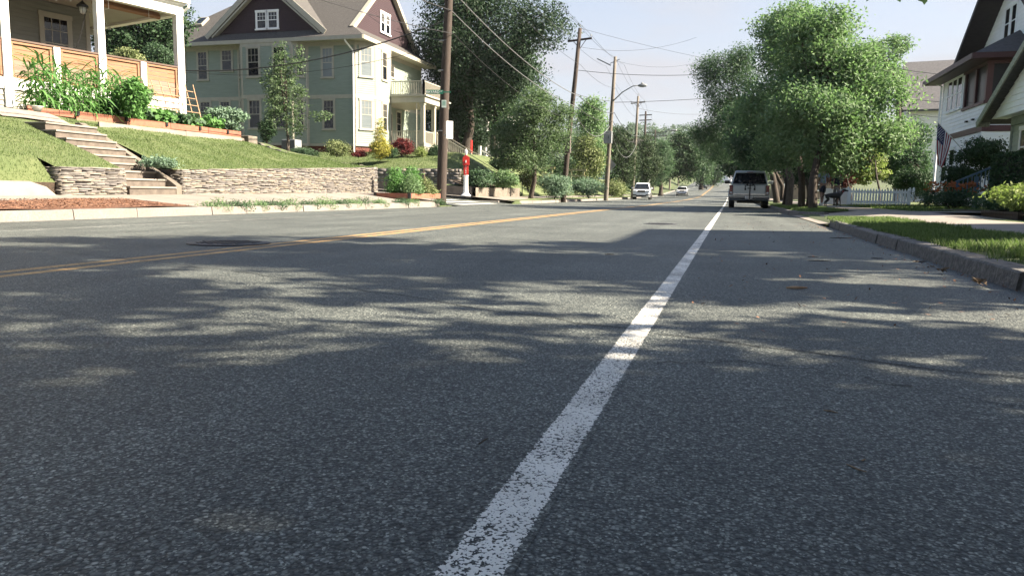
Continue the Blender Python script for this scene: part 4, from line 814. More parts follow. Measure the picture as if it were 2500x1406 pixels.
mb.prism([(1.48, gm-ghf, ez), (1.48, gm-ghf, gz0), (1.48, gm, gz0+3.35), (1.48, gm+ghf, gz0), (1.48, gm+ghf, ez)], (8, 0, 0)); obj('gable_wall', mb, m_wsid, WH)
mb = MB()
for s in (-1, 1): p = [(.45, gm+s*5.25, gz0-.22), (.45, gm, gz0+3.62), (9.8, gm, gz0+3.62), (9.8, gm+s*5.25, gz0-.22)]; mb.prism([Vector(q) for q in (p if s > 0 else p[::-1])], (0, 0, -.26))
obj('main_roof', mb, mat('dark_roof', (.07,.06,.065), (.05,.045,.05), 6, .85), WH)
for y in (3.1, 2.3): win(WH, (1.45, y, gz0+.1), (0, -1), .72, 1.45, m_wsid, 1, 1, cas=.07)
for y in (1.2, 2.1):
    mb = MB(); mb.box(-.12, -.03, y-.1, y+.1, 3.55, 3.62); obj('soffit_vent', mb, m_black, WH)
# flag on a slanted pole
fb = Vector((9.46, 37.7, 3.1)); base = at(2348, 364, 33.0); tip = at(2288, 297, 32.6)
r = thing('flag', 'striped national flag hanging from a slanted pole on the white house', 'flag', base); mb = MB(); tv = tip-base; mb.tube([(0, 0, 0), tv], .018, 8); mb.lathe([(.0, -.03), (.03, 0), (.0, .03)], tv, 8); obj('flagpole', mb, m_white, r, smooth=True)
d = tv.normalized(); NU, NV = 26, 13; hoist = 1.0; fly = 1.62; mb = MB(); Pt = {}
for i in range(NU+1):
    for j in range(NV+1):
        v = j/NV; u = i/NU; top = tv*.97-d*hoist*v          # hoist runs along the pole, fly drops down
        swing = Vector((-.10*u+.06*v*u, .05*math.sin(6*v+3*u)*u, 0)); drop = Vector((d.x*.25*u*(v-.5), 0, -fly*u*(1-.10*v)))
        gather = -Vector((d.x, d.y, d.z))*hoist*(0.28-.56*v)*u*u*(-1); fold = Vector((math.sin(v*13)*.05*u, math.cos(v*11)*.07*u, 0)); Pt[i, j] = top+swing+drop-gather*1.0+fold
V_ = [Pt[i, j] for i in range(NU+1) for j in range(NV+1)]; mb.v = [tuple(v) for v in V_]
for i in range(NU):
    for j in range(NV):
        mb.f.append((i*(NV+1)+j, i*(NV+1)+j+1, (i+1)*(NV+1)+j+1, (i+1)*(NV+1)+j)); mb.m.append(2 if (i < NU*.4 and j < 7) else (0 if j % 2 == 0 else 1))
for a in range(9):
    for b_ in range(5):
        i, j = 1+a, b_*1.35+.5+(.6 if a % 2 else 0)
        if j < 6.4:
            p = Pt[i, int(j)].lerp(Pt[i, int(j)+1], j-int(j)); 
            for sgn in (-1, 1): 
                c = p+Vector((0, sgn*.006, 0)); s = .022; mb.add([c+Vector((s*math.cos(q*2.513/2+1.57)*(1 if q % 2 == 0 else .4), 0, s*math.sin(q*2.513/2+1.57)*(1 if q % 2 == 0 else .4))) for q in range(10)] if False else [c+Vector((s*math.sin(q*.6283)*(1 if q % 2 == 0 else .42), 0, s*math.cos(q*.6283)*(1 if q % 2 == 0 else .42))) for q in range(10)], [tuple(range(10))]); mb.m[-1] = 1
obj('cloth', mb, [m_flagr, m_flagw, m_flagb], r, smooth=False)
# ---------------------------------------------------------------- near gabled house (right edge), gable towards the road
NH = thing('gabled_house', 'pale green gabled wing with a large many paned window behind the hedge', 'house', (8.7, 30.4, .35), R(-90)); mb = MB()
m_pg = mat('pale_green_clapboard', (.50,.56,.50), (.44,.50,.45), 2, .6)      # local x runs along the road towards the camera
clap(mb, (.9, .35), (9, .35), 0, 3.0, .17, .02); clap(mb, (.9, 7), (.9, .35), 0, 3.0, .17, .02); mb.box(.93, 8.9, .38, 7, -.2, 3.0); obj('wall', mb, m_pg, NH)
mb = MB(); gz, gx, gr = 3.0, 5.2, 2.5; clap(mb, (.25, -.1), (2*gx-.25, -.1), gz, gz+gr, .19, .025, lambda z: (max(0, (z-gz)/gr*.5), 1-max(0, (z-gz)/gr*.5))); mb.prism([(.3, -.07, gz), (2*gx-.3, -.07, gz), (gx, -.07, gz+gr-.05)], (0, .4, 0)); obj('gable_wall', mb, m_wsid, NH)
mb = MB()
for s in (-1, 1): p = [(gx+s*(gx+.1), -.45, gz+.0), (gx, -.45, gz+gr+.22), (gx, 7.4, gz+gr+.22), (gx+s*(gx+.1), 7.4, gz+.0)]; mb.prism([Vector(q) for q in (p if s < 0 else p[::-1])], (0, 0, -.14))
obj('roof', mb, m_roofg, NH); mb = MB()
for s in (-1, 1): mb.bar((gx+s*(gx+.08), -.48, gz-.17), (gx, -.48, gz+gr+.02), .05, .22); mb.box(gx+s*(gx+.05)-.1, gx+s*(gx+.05)+.1, -.44, -.1, gz-.22, gz-.08)
obj('rake_board', mb, mat('peeling_trim', (.52,.55,.46), (.30,.32,.27), 14, .8), NH)
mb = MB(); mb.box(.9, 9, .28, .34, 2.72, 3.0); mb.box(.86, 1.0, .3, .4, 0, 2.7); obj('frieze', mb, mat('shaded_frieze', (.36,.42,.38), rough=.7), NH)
win(NH, (2.75, .33, .75), (1, 0), 2.0, 1.85, m_white, 4, 3, cas=.09, double=False, mull=.05); win(NH, (5.6, .33, .75), (1, 0), 2.0, 1.85, m_white, 4, 3, cas=.09, double=False, mull=.05)
# blue steps railing by the hedge
r = thing('blue_railing', 'blue painted wooden stair railing beside the tall hedge', 'railing', at(2372, 478, 25)); r.location.z = .33; mb = MB()
for (x, z0, z1) in ((-.45, 0, .8), (.1, 0, 1.0), (.5, 0, 1.25)): mb.box(x-.055, x+.055, -.05, .05, z0, z1)
mb.bar((-.5, 0, .82), (.6, 0, 1.35), .06, .06); mb.bar((-.5, .02, .25), (.6, .02, .7), .05, .05)
for k in range(8): x = -.4+k*.125; mb.bar((x, .01, .3+(x+.5)*.41), (x, .01, .8+(x+.5)*.48), .03, .03)
obj('balusters', mb, m_blue, r)
# ---------------------------------------------------------------- grey roofed house behind, off-frame house casting the hard shadow, far white houses
def simple_house(name, label, loc, rz, w, dpt, wallh, roofh, mw, mr, wins=(), over=.4, mtrim=None, pitch=.18, group=None, porch=0):
    r = thing(name, label, 'house', loc, rz, group); mb = MB()
    for a, b in (((0, 0), (w, 0)), ((w, 0), (w, dpt)), ((w, dpt), (0, dpt)), ((0, dpt), (0, 0))): clap(mb, a, b, 0, wallh, pitch, .02)
    mb.box(.03, w-.03, .03, dpt-.03, -1.0, wallh)
    for x in (0, w): mb.prism([(x+(.03 if x == 0 else -.03), .0, wallh), (x+(.03 if x == 0 else -.03), dpt, wallh), (x+(.03 if x == 0 else -.03), dpt/2, wallh+roofh)], (.1 if x == 0 else -.1, 0, 0))
    obj('wall', mb, mw, r); mb = MB(); k = roofh/(dpt/2)
    mb.prism([(-over, -over, wallh-over*k+.1), (w+over, -over, wallh-over*k+.1), (w+over, dpt/2, wallh+roofh+.1), (-over, dpt/2, wallh+roofh+.1)], (0, 0, -.14)); mb.prism([(w+over, dpt+over, wallh-over*k+.1), (-over, dpt+over, wallh-over*k+.1), (-over, dpt/2, wallh+roofh+.101), (w+over, dpt/2, wallh+roofh+.101)], (0, 0, -.14)); obj('roof', mb, mr, r)
    for (side, u, z, ww, hh) in wins:
        if side == 'f': win(r, (u, -.02, z), (1, 0), ww, hh, mtrim or m_white, 2, 1)
        elif side == 'l': win(r, (-.02, u, z), (0, -1), ww, hh, mtrim or m_white, 2, 1)
        elif side == 'r': win(r, (w+.02, u, z), (0, 1), ww, hh, mtrim or m_white, 2, 1)
    if porch:
        mb = MB(); mb.box(w, w+porch, 0, dpt, .5, .7); mb.box(w, w+porch+.2, -.1, dpt+.1, 3.0, 3.3); [mb.box(w+porch-.2, w+porch, y-.1, y+.1, .7, 3.0) for y in np.linspace(.2, dpt-.2, 4)]; obj('porch', mb, mtrim or m_white, r)
    return r
simple_house('grey_roofed_house', 'house with a broad grey shingle roof behind the street tree', (12.2, 62, .3), R(-9), 16, 12, 6.9, 4.1, m_white, m_roofg, [('l', 4, 1.2, 1, 1.7), ('l', 8, 1.2, 1, 1.7), ('l', 6, 4.5, 1, 1.6), ('f', 3, 4.5, 1, 1.7), ('f', 6, 4.5, 1, 1.7)])
simple_house('shingled_house', 'house with a steep roof standing to the right of the camera', (7.2, 9.6, .3), 0, 7.0, 3.9, 3.6, 5.4, m_cream2, m_roof, [('l', 1.0, 1, .9, 1.5)]) if False else None
r = thing('neighbour_house', 'cream gabled house standing near the road to the right of the camera', 'house', (7.1, 9.9, .3)); mb = MB()
for a, b in (((0, 4.0), (0, 0)), ((0, 0), (7, 0)), ((7, 0), (7, 4.0)), ((7, 4.0), (0, 4.0))): clap(mb, a, b, 0, 3.7, .17, .02)
mb.box(.03, 6.97, .03, 3.97, -.3, 3.7); [mb.prism([(0, y, 3.7), (7, y, 3.7), (3.5, y, 8.3)], (0, .1, 0)) for y in (.02, 3.88)]; obj('wall', mb, m_cream2, r)
mb = MB()
for s in (-1, 1): p = [(3.5+s*3.8, -.3, 3.35), (3.5, -.3, 8.45), (3.5, 4.25, 8.45), (3.5+s*3.8, 4.25, 3.35)]; mb.prism([Vector(q) for q in (p if s < 0 else p[::-1])], (0, 0, -.14))
obj('roof', mb, m_roof, r); [win(r, (-.02, y, 1.1), (0, -1), .9, 1.5, m_white) for y in (1.1, 2.9)]
q = at(1212, 395, 70); simple_house('far_white_house', 'white porch fronted house glimpsed beneath the big dark tree on the left', (q.x-9, q.y, 2.6), 0, 8, 10, 5.5, 3.2, m_white, m_roofg, [('r', 2, .9, .9, 1.6), ('r', 5, .9, .9, 1.6), ('r', 8, 3.6, .9, 1.4), ('f', 2, 3.6, .9, 1.4), ('f', 5, 3.6, .9, 1.4), ('f', 6.5, .8, .9, 1.5)], porch=2.0)
simple_house('far_white_house', 'distant white house behind the conifers and the parked white wagon', (-20, 118, 1.5), 0, 7, 10, 5.0, 3.0, m_white, m_roof, [('f', 2, 1.0, .9, 1.6), ('f', 5, 1.0, .9, 1.6), ('r', 3, 1, .9, 1.5), ('r', 7, 1, .9, 1.5)])
simple_house('far_tan_house', 'distant tan house seen between the tree trunks on the right', (4.6, 88, .3), 0, 6, 9, 3.0, 1.6, mat('tan_siding', (.42,.33,.25), (.36,.28,.21), 3, .7), m_roofg, [('f', 1.4, 1, .9, 1.4), ('f', 4.4, 1, .9, 1.4)])
for k, (px, py, D, w, nm) in enumerate([(1772, 444, 260, 6, 'white flat roofed shop building at the far end of the road'), (1795, 452, 215, 7, 'long white low building far up the hill behind the van'), (1735, 447, 300, 5, 'small white building left of the far shop')]):
    q = at(px, py, D); r = thing('far_building', nm, 'building', (q.x, q.y, zr(q.y)-.3), R(-8)); hh = max(2.6, q.z-zr(q.y)+.8); mb = MB(); mb.box(-w/2, w/2, 0, 8, 0, hh); obj('wall', mb, m_white, r)
    mb = MB(); mb.box(-w/2-.3, w/2+.3, -.3, 8.3, hh, hh+.3); obj('roof', mb, m_roofg, r); mb = MB(); [mb.box(x, x+1.2, -.05, .0, .9, 2.1) for x in np.arange(-w/2+.8, w/2-1.6, 2.4)]; obj('window', mb, m_glass, r)
# white stair rail and red banner at the far porch
q = at(1240, 400, 62); r = thing('white_stair', 'white painted stair with rails descending from the far left porch', 'stairs', (q.x-1, q.y, 1.6)); mb = MB()
for k in range(8): mb.box(-1.2+k*.32, -.88+k*.32, -.7, .7, -.6, 1.4-.18*k)
for y in (-.7, .7): mb.bar((-1.2, y, 2.4), (1.4, y, .9), .08, .1); [mb.box(-1.2+k*.5-.03, -1.2+k*.5+.03, y-.03, y+.03, 1.2-.28*k, 2.35-.28*k) for k in range(6)]; mb.box(-1.3, -1.1, y-.1, y+.1, 1, 2.7); 
obj('treads', mb, m_white, r)
mb = MB(); mb.box(-.02, .02, -.2, .2, -.7, .3); tag(obj('banner', mb, m_red, loc=at(1151, 352, 60)), 'small red banner hanging on the far left white porch', 'banner')
# ================================================================ POLES AND WIRES
def pole(label, x, y, h, r0, m, arm=True, lean=0, z=None, cross=None):
    z = z if z is not None else zr(y)+.2; r = thing('utility_pole', label, 'utility pole', (x, y, z), 0, 'utility poles along the left kerb'); mb = MB()
    mb.tube([(0, 0, -.3), (0, 0, 0), (lean*.3, 0, h*.35), (lean*.7, 0, h*.7), (lean, 0, h)], [r0, r0*.98, r0*.88, r0*.76, r0*.62], 14); obj('pole', mb, m, r, smooth=True)
    if arm:
        mb = MB(); mb.bar((lean-.75, 0, h-.75), (lean+.75, 0, h-.62), .09, .11); mb.bar((lean-.4, .06, h-.74), (lean, .1, h-1.2), .03, .03); mb.bar((lean+.4, .06, h-.66), (lean, .1, h-1.2), .03, .03); obj('crossarm', mb, m, r)
        for (dx, dz) in ((-.7, -.66), (.7, -.54), (0, .08)):
            mb = MB(); mb.tube([(lean+dx, 0, h+dz-.08), (lean+dx, 0, h+dz+.03)], .012, 6); mb.lathe([(.02, .02), (.055, .04), (.03, .08), (.05, .11), (.02, .16)], (lean+dx, 0, h+dz), 8); obj('insulator', mb, m_greybox, r)
    if cross:
        mb = MB(); mb.bar((lean-cross, 0, h-.5), (lean+cross, 0, h-.45), .1, .12); mb.bar((lean-cross, 0, h-1.15), (lean+cross, 0, h-1.1), .1, .12); obj('crossarm', mb, m, r)
    return r
P1 = pole('stout dark utility pole by the corner raised bed, rising out of frame', -11.05, 28.05, 12.0, .205, m_pole, arm=True, lean=.45, z=.30)
P2 = pole('dark brown utility pole behind the small street tree, second in the row', -10.25, 47.2, 10.5, .18, m_pole, lean=.8, z=.2)
P3 = pole('pale grey utility pole carrying the curved street lamp arm and grey box', -9.65, 60.6, 11.1, .19, m_poleg, arm=False, lean=.4, z=.2)
P4 = pole('slim grey utility pole rising behind the white wagon', -10.2, 82, 10.6, .18, m_poleg, lean=.25)
P5 = pole('thin far utility pole with a short crossarm, just right of the slim one', -11.2, 101, 10.9, .18, m_pole, arm=False, cross=.8)
P6 = pole('far utility pole with one wide crossarm standing before the round dark tree', -13.0, 133, 10.6, .18, m_pole, arm=False, cross=2.1)
P7 = pole('very distant pale utility pole beyond the sedan', -11.5, 150, 9.5, .17, m_poleg, arm=False); P8 = pole('most distant utility pole at the bend of the road', -12.2, 185, 10, .17, m_poleg)
mb = MB(); mb.bar((-1.05, 0, 11.0), (.05, 0, 10.45), .08, .08); mb.bar((.0, 0, 10.6), (.75, 0, 10.9), .05, .05); obj('crossarm', mb, m_greybox, P3)
for i, zc in enumerate((2.6, 4.9, 6.0)):
    mb = MB(); mb.lathe([(.2-.012*i, 0), (.2-.012*i, .04)], (.03+.02*i, 0, zc), 16); obj('steel_band', mb, m_steel, P1)
r = thing('street_lamp', 'curved arm street lamp fixed to the pale grey pole', 'street lamp', (-9.4, 60.5, 7.8)); mb = MB(); mb.tube([(0, 0, -.0), (.8, 0, .75), (1.6, 0, 1.2), (2.1, 0, 1.25)], [.05, .045, .04, .035], 8); obj('arm', mb, m_steel, r, smooth=True)
mb = MB(); mb.lathe([(.05, 0), (.12, .15), (.15, .4), (.10, .65), (.02, .72)], (2.0, 0, 1.23), 10, 'x'); mb.box(2.25, 2.4, -.06, .06, 1.35, 1.45); obj('lamp_head', mb, m_greybox, r, smooth=True)
r = thing('street_lamp', 'distant curved arm street lamp in the tree line near the far crossarm pole', 'street lamp', (-11, 101, 7.2)); mb = MB(); mb.tube([(0, 0, 0), (2.0, 0, 1.3), (2.6, 0, 1.7), (3.2, 0, 1.75)], .05, 6); obj('arm', mb, m_steel, r); mb = MB(); mb.lathe([(.05, 0), (.14, .2), (.12, .7), (.02, .8)], (3.1, 0, 1.75), 8, 'x'); obj('lamp_head', mb, m_greybox, r)
r = thing('utility_box', 'pale grey metal cabinet mounted on the pale grey pole', 'utility box', (-9.55, 60.25, 4.55)); mb = MB(); mb.box(-.32, .32, -.42, -.02, 0, .95); obj('cabinet', mb, m_greybox, r, bevel=.02); mb = MB(); mb.box(.05, .09, -.44, -.42, .4, .6); obj('handle', mb, m_black, r)
r = thing('warning_sign', 'diamond shaped road sign seen from behind on the pale grey pole', 'sign', (-9.35, 60.7, 2.9)); mb = MB(); mb.prism([(0, 0, -.42), (.42, 0, 0), (0, 0, .42), (-.42, 0, 0)], (0, .02, 0)); obj('plate', mb, m_steel, r); mb = MB(); mb.box(-.03, .03, -.04, 0, -.5, .5); obj('bracket', mb, m_steel, r)
r = thing('notice_board', 'small dark metal box strapped to the dark brown pole', 'utility box', (-10.0, 46.95, 3.1)); mb = MB(); mb.box(-.22, .22, -.3, 0, 0, 1.1); obj('cabinet', mb, mat('dull_metal_box', (.16,.13,.12), rough=.6), r, bevel=.015)
# street name sign and boards on the near pole
c = at(1061, 225, 29.4); r = thing('street_name_sign', 'green street name sign sticking out left from the near pole, lettered BAYARD ST', 'street sign', c, R(15)); mb = MB(); mb.box(-.33, .33, -.012, .012, -.075, .075); mb.box(.33, .62, -.015, .015, -.02, .02); obj('plate', mb, m_green, r)
Mx = Matrix.Translation((-.07, -.014, -.005)) @ Matrix.Rotation(R(90), 4, 'X'); text_mesh('lettering', 'BAYARD', .135, m_white, r, Mx); text_mesh('suffix_lettering', 'ST', .07, m_white, r, Matrix.Translation((.26, -.014, .02)) @ Matrix.Rotation(R(90), 4, 'X'))
c = at(1084, 254, 29.2); r = thing('pole_notice', 'small pale mint notice panel low on the left of the near pole', 'notice', c, R(20)); mb = MB(); mb.box(-.09, .09, -.012, .012, -.14, .14); obj('panel', mb, mat('mint_panel', (.55,.68,.64), rough=.5), r); mb = MB(); [mb.box(-.065, .065, -.016, -.0125, .08-.045*k, .095-.045*k) for k in range(4)]; obj('printing', mb, m_green, r)
c = at(1097, 318, 29.1); r = thing('pole_board', 'white rectangular box strapped to the right side of the near pole', 'utility box', c, R(38)); mb = MB(); mb.box(-.13, .13, -.05, .05, -.33, .33); obj('cover', mb, m_white, r, bevel=.01); mb = MB(); mb.box(-.2, -.12, .0, .06, -.2, -.16); obj('strap', mb, m_steel, r)
# wires
PT = {0: (-11.6, -12, .3), 1: (-10.6, 28.05, .3), 2: (-9.45, 47.2, .2), 3: (-9.25, 60.6, .2), 4: (-9.95, 82, .3), 5: (-11.2, 101, .5), 6: (-13.0, 133, 1.1), 7: (-11.5, 150, 1.6), 8: (-12.2, 185, 2.7)}
HT = {0: 11.7, 1: 11.9, 2: 10.5, 3: 10.9, 4: 10.6, 5: 10.8, 6: 10.2, 7: 9.2, 8: 9.6}
kinds = [('topmost bare power wire', 0, .15, .010), ('outer left power wire', -.7, -.5, .009), ('outer right power wire', .7, -.4, .009), ('upper thick telephone cable', .06, -4.1, .022), ('lower thick telephone cable', -.05, -4.75, .020), ('bottom slack telephone cable', .02, -5.6, .012), ('middle neutral wire', .1, -2.2, .010)]
spans = [(0, 1, 'behind the camera to the near dark pole'), (1, 2, 'between the near dark pole and the second pole'), (2, 3, 'from the second pole to the pale grey pole'), (3, 4, 'from the pale grey pole to the slim pole'), (4, 5, 'between the slim pole and the short crossarm pole'), (5, 6, 'from the short crossarm pole to the wide crossarm pole')]
for nm, dx, dz, rad in kinds:
    for a, b, w_ in spans:
        A, B = PT[a], PT[b]; sg = .022*math.hypot(A[0]-B[0], A[1]-B[1])*(1.5 if 'slack' in nm else .8 if 'bare' in nm or 'outer' in nm else 1.1)
        if 'neutral' in nm and a > 3: continue
        wire('overhead_wire', f'{nm} {w_}', (A[0]+dx, A[1], A[2]+HT[a]+dz), (B[0]+dx, B[1], B[2]+HT[b]+dz), sg, rad, group='overhead wires between the utility poles', cat='overhead wire', m=m_steel if 'thick' in nm and a == 1 else None)
# drops across the road and to houses
gd = 'service wires crossing to houses'
drops = [((-9.4, 47.2, 10.7), at(2300, 200, 60), .9, .010, 'high thin wire from the second pole across the road over the trees'),
 ((-9.6, 47.2, 8.2), at(1700, 183, 48), .15, .016, 'nearly level wire from the second pole towards the right hand trees'),
 ((-9.4, 60.6, 7.8), at(1720, 241, 62), .05, .020, 'level black wire from the pale grey pole into the right hand tree'),
 ((-9.75, 47.2, 6.8), (-9.4, 60.6, 7.9), .1, .014, 'short tie wire between the second pole and the pale grey pole'),
 ((-9.25, 60.6, 11.0), at(1695, 155, 66), .4, .010, 'thin high wire slanting from the pale grey pole to the right'),
 ((-9.95, 82, 9.7), at(1760, 275, 88), .4, .014, 'sloping wire from the slim pole towards the right hand trees'),
 ((-9.5, 60.6, 5.9), (-9.95, 82, 6.0), 1.9, .018, 'deeply drooping pale cable between the pale grey and slim poles'),
 ((-9.8, 47.2, 6.0), (-9.5, 60.6, 6.0), 1.3, .018, 'deeply drooping pale cable between the second and pale grey poles'),
 ((-9.5, 47.2, 9.6), at(1700, 92, 52), .5, .009, 'faint wire crossing the sky from the second pole')]
for a, b, s_, rd, lb in drops: wire('overhead_wire', lb, a, b, s_, rd, group=gd, cat='overhead wire', m=m_steel if 'pale cable' in lb else None)
wire('service_cable', 'thick black cable sweeping across the sage green house front towards the near pole', at(250, 150, 34), at(1094, 48, 30.5), 1.05, .026, cat='overhead wire')
wire('service_cable', 'thin cable running under the thick black one across the sage green house', at(300, 152, 36), at(1094, 105, 31), .9, .010, cat='overhead wire')
wire('service_cable', 'thin wire from behind the sage green gable down to the near pole', at(900, 38, 48), at(1090, 98, 28.2), .35, .010, cat='overhead wire')
for k, (a, b, D0, D1) in enumerate([((2150, 158), (2500, 188), 58, 30), ((2150, 228), (2500, 250), 56, 27), ((2170, 268), (2420, 285), 54, 40)]):
    wire('overhead_wire', ['upper black wire crossing the grey shingle roof', 'middle black wire crossing the grey shingle roof', 'lowest wire along the eave of the grey roofed house'][k], at(*a, D0), at(*b, D1), .25, .014, group='wires in front of the grey roofed house', cat='overhead wire')
# ---------------------------------------------------------------- fire alarm post
c = at(1137, 478, 37.2); r = thing('fire_alarm_post', 'red fire alarm box on a white fluted pedestal at the street corner', 'fire alarm box', (c.x, c.y, .36), R(20)); mb = MB(); mb.lathe([(.24, 0), (.24, .05), (.17, .11), (.13, .2), (.115, .3), (.105, .95), (.13, .98), (.13, 1.02)], n=20); obj('pedestal', mb, m_white, r, smooth=False)
mb = MB(); mb.box(-.12, .12, -.11, .11, 1.02, 1.50); obj('post_body', mb, m_red, r, bevel=.02)
mb = MB(); mb.box(-.165, .165, -.15, .15, 1.50, 1.88); mb.prism([(-.17, -.155, 1.88), (.17, -.155, 1.88), (.0, -.155, 2.0)], (0, .31, 0)); bx = obj('alarm_box', mb, m_red, r, bevel=.012)
mb = MB(); mb.box(-.02, .02, -.185, -.15, 1.62, 1.74); obj('pull_handle', mb, m_white, bx)
mb = MB(); mb.lathe([(.05, 1.98), (.045, 2.05), (.065, 2.09), (.06, 2.2), (.03, 2.27), (.005, 2.29)], n=12); obj('beacon', mb, m_white, r, smooth=True)
for i, ch in enumerate('FIRE'): text_mesh('lettering', ch, .11, m_white, r, Matrix.Translation((0, -.113, 1.445-.105*i)) @ Matrix.Rotation(R(90), 4, 'X'))
# ---------------------------------------------------------------- handrail by corner steps
r = thing('pipe_handrail', 'bent metal pipe handrail beside the concrete steps past the fire alarm post', 'handrail', (-13.4, 46.9, .5)); mb = MB(); mb.tube([(.5, 0, -.1), (.5, 0, .75), (.42, 0, .95), (-2.2, .5, 2.6)], .03, 8); obj('rail', mb, m_iron, r, smooth=True)
r = thing('corner_steps', 'narrow concrete steps with a dark stone post climbing the planted bank', 'steps', (-13.2, 47.2, .35)); mb = MB(); [mb.box(-.32*(k+1), -.32*k, -.6, .7, -.3, .17*(k+1)) for k in range(9)]; obj('treads', mb, m_concd, r); mb = MB(); mb.box(-.15, .2, -.95, -.62, -.1, .48); obj('post', mb, m_black, r)
# ---------------------------------------------------------------- picket fence
m_wfence = mat('fresh_white_paint', (.90,.91,.93), (.86,.87,.89), 3, .5)
PF = thing('picket_fence', 'white picket fence panel by the footway beside the black dog', 'fence', (5.35, 39.0, .22), R(15)); mb = MB()
n = 21; Wd = 2.95
for k in range(n):
    x = .12+k*(Wd-.24)/(n-1); dz = .82+.012*math.sin(k); w = .042; mb.add([(x-w, -.03, .05), (x+w, -.03, .05), (x+w, -.03, dz-.09), (x, -.03, dz), (x-w, -.03, dz-.09), (x-w, -.01, .05), (x+w, -.01, .05), (x+w, -.01, dz-.09), (x, -.01, dz), (x-w, -.01, dz-.09)], [(0, 1, 2, 3, 4), (9, 8, 7, 6, 5), (0, 5, 6, 1), (1, 6, 7, 2), (2, 7, 8, 3), (3, 8, 9, 4), (4, 9, 5, 0)])
obj('pickets', mb, m_wfence, PF); mb = MB(); mb.box(0, Wd, -.009, .03, .60, .70); mb.box(0, Wd, -.009, .03, .12, .22); mb.box(0, Wd, -.045, -.031, .22, .30) if False else None; obj('rails', mb, m_wfence, PF)
for x in (0.02, Wd-.02): mb = MB(); mb.box(x-.05, x+.05, -.03, .06, 0, .80); mb.prism([(x-.05, -.03, .80), (x+.05, -.03, .80), (x, -.03, .88)], (0, .09, 0)); obj('post', mb, m_wfence, PF)
mb = MB(); mb.bar((0, .06, .42), (-.55, 1.9, .42), .03, .78); obj('side_panel', mb, m_wfence, PF); mb = MB(); mb.box(Wd+.18, Wd+.26, .1, .18, .3, .8); mb.prism([(Wd+.17, .1, .80), (Wd+.27, .1, .80), (Wd+.22, .1, .90)], (0, .08, 0)); mb.box(Wd, Wd+.32, .12, .16, .45, .55); obj('gate_post', mb, m_wfence, PF)
# ---------------------------------------------------------------- garden structures far left (arched clipped frames)
for k, (px0, px1, yt, yb) in enumerate([(1322, 1350, 413, 440), (1392, 1427, 418, 450)]):
    a, b = at(px0, yb, 56), at(px1, yt, 56); r = thing('garden_arbour', ['pale yellow timber arbour behind the lavender, left one', 'pale yellow timber arbour frame beside the second pole'][k], 'arbour', (a.x, a.y, a.z-.4)); w_, h_ = (b-a).xy.length, b.z-a.z+.4; mb = MB()
    mb.box(0, .09, 0, .1, 0, h_); mb.box(w_-.09, w_, 0, .1, 0, h_); mb.box(-.15, w_+.15, 0, .1, h_, h_+.14); mb.box(-.1, w_+.1, .02, .08, h_-.42, h_-.3); obj('frame', mb, mat('pale_yellow_timber', (.50,.46,.24), rough=.7), r)
# ================================================================ TREES
def plobes(x0, x1, y0, y1, D, k=12, seed=1, deep=1.0, **kw):
    c = at((x0+x1)/2, (y0+y1)/2, D); f = D/1830*.97; return lobes_for(c, ((x1-x0)/2*f, (x1-x0)/2*f*deep, (y1-y0)/2*f), k, seed, **kw)
GT = 'street trees along the right kerb'
lt1 = plobes(1880, 2200, 120, 420, 27.6, 36, 3, 1.0, taper=.3, sub=.27, spread=.84)+plobes(1900, 2110, 30, 260, 28, 16, 4, 1.0, sub=.3, spread=.8)
tree('street_tree', 'big bright green street tree whose trunk stands nearest the footway walkers', 'tree', (2.75, 27.9, .15), lt1, 62000, .135, l_light, .145, m_bark, 3, GT, limbs=10, aspect=.45, clump=.62, per=24, fill=.35)
lt2 = plobes(1815, 2040, 30, 408, 31.2, 30, 5, 1.0, taper=.25, sub=.27, spread=.84)+plobes(1840, 2010, 0, 180, 31, 12, 6, 1.0, sub=.3, spread=.8)
tree('street_tree', 'tall bright street tree with a forked trunk in the middle of the row', 'tree', (2.8, 31.2, .15), lt2, 50000, .135, l_light, .13, m_bark, 4, GT, limbs=9, trunks=2, aspect=.45, clump=.62, per=24, fill=.35)
tree('street_tree', 'street tree with a leaning pale sunlit trunk behind the forked one', 'tree', (2.5, 35.5, .15), plobes(1770, 1985, 190, 410, 36, 12, 7, .8), 18000, .18, l_mid, .15, m_barkl, 5, GT, limbs=8, aspect=.42, clump=.55)
tree('street_tree', 'slim street tree farthest in the near row, beside the pickup', 'tree', (2.6, 39.5, .15), plobes(1790, 1930, 240, 430, 40, 9, 8, .8), 12000, .18, l_mid, .13, m_bark, 6, GT, limbs=6, aspect=.42, clump=.55)
tree('street_tree', 'darker willowy street tree leaning out over the road beyond the pickup', 'tree', (2.9, 52, .2), plobes(1695, 1850, 100, 310, 50, 12, 9, .8, sub=.36, spread=.75)+plobes(1685, 1850, 250, 420, 52, 8, 10, .8), 34000, .16, l_mid, .2, m_bark, 7, GT, lean=(-.6, 0), limbs=10, aspect=.35, clump=.6, fill=.2)
tree('background_tree', 'pale green tree rising behind the street trees above the grey roof', 'tree', (11, 57.5, .3), plobes(2095, 2225, 65, 220, 55, 11, 11, .8, sub=.38, spread=.75), 12000, .2, l_light, .2, m_bark, 8, None, limbs=6, clump=.5, aspect=.45)
tree('background_tree', 'leafy tree between the grey roofed house and the white house', 'tree', (10.6, 47, .3), plobes(2140, 2275, 285, 470, 45, 10, 12), 14000, .16, l_mid, .16, m_bark, 9, None, clump=.45)
tree('background_tree', 'dense tree filling the space behind the maroon leaved maple', 'tree', (6.6, 50, .3), plobes(1985, 2150, 290, 450, 46, 10, 13), 14000, .18, l_dark, .16, m_bark, 10, None, clump=.5)
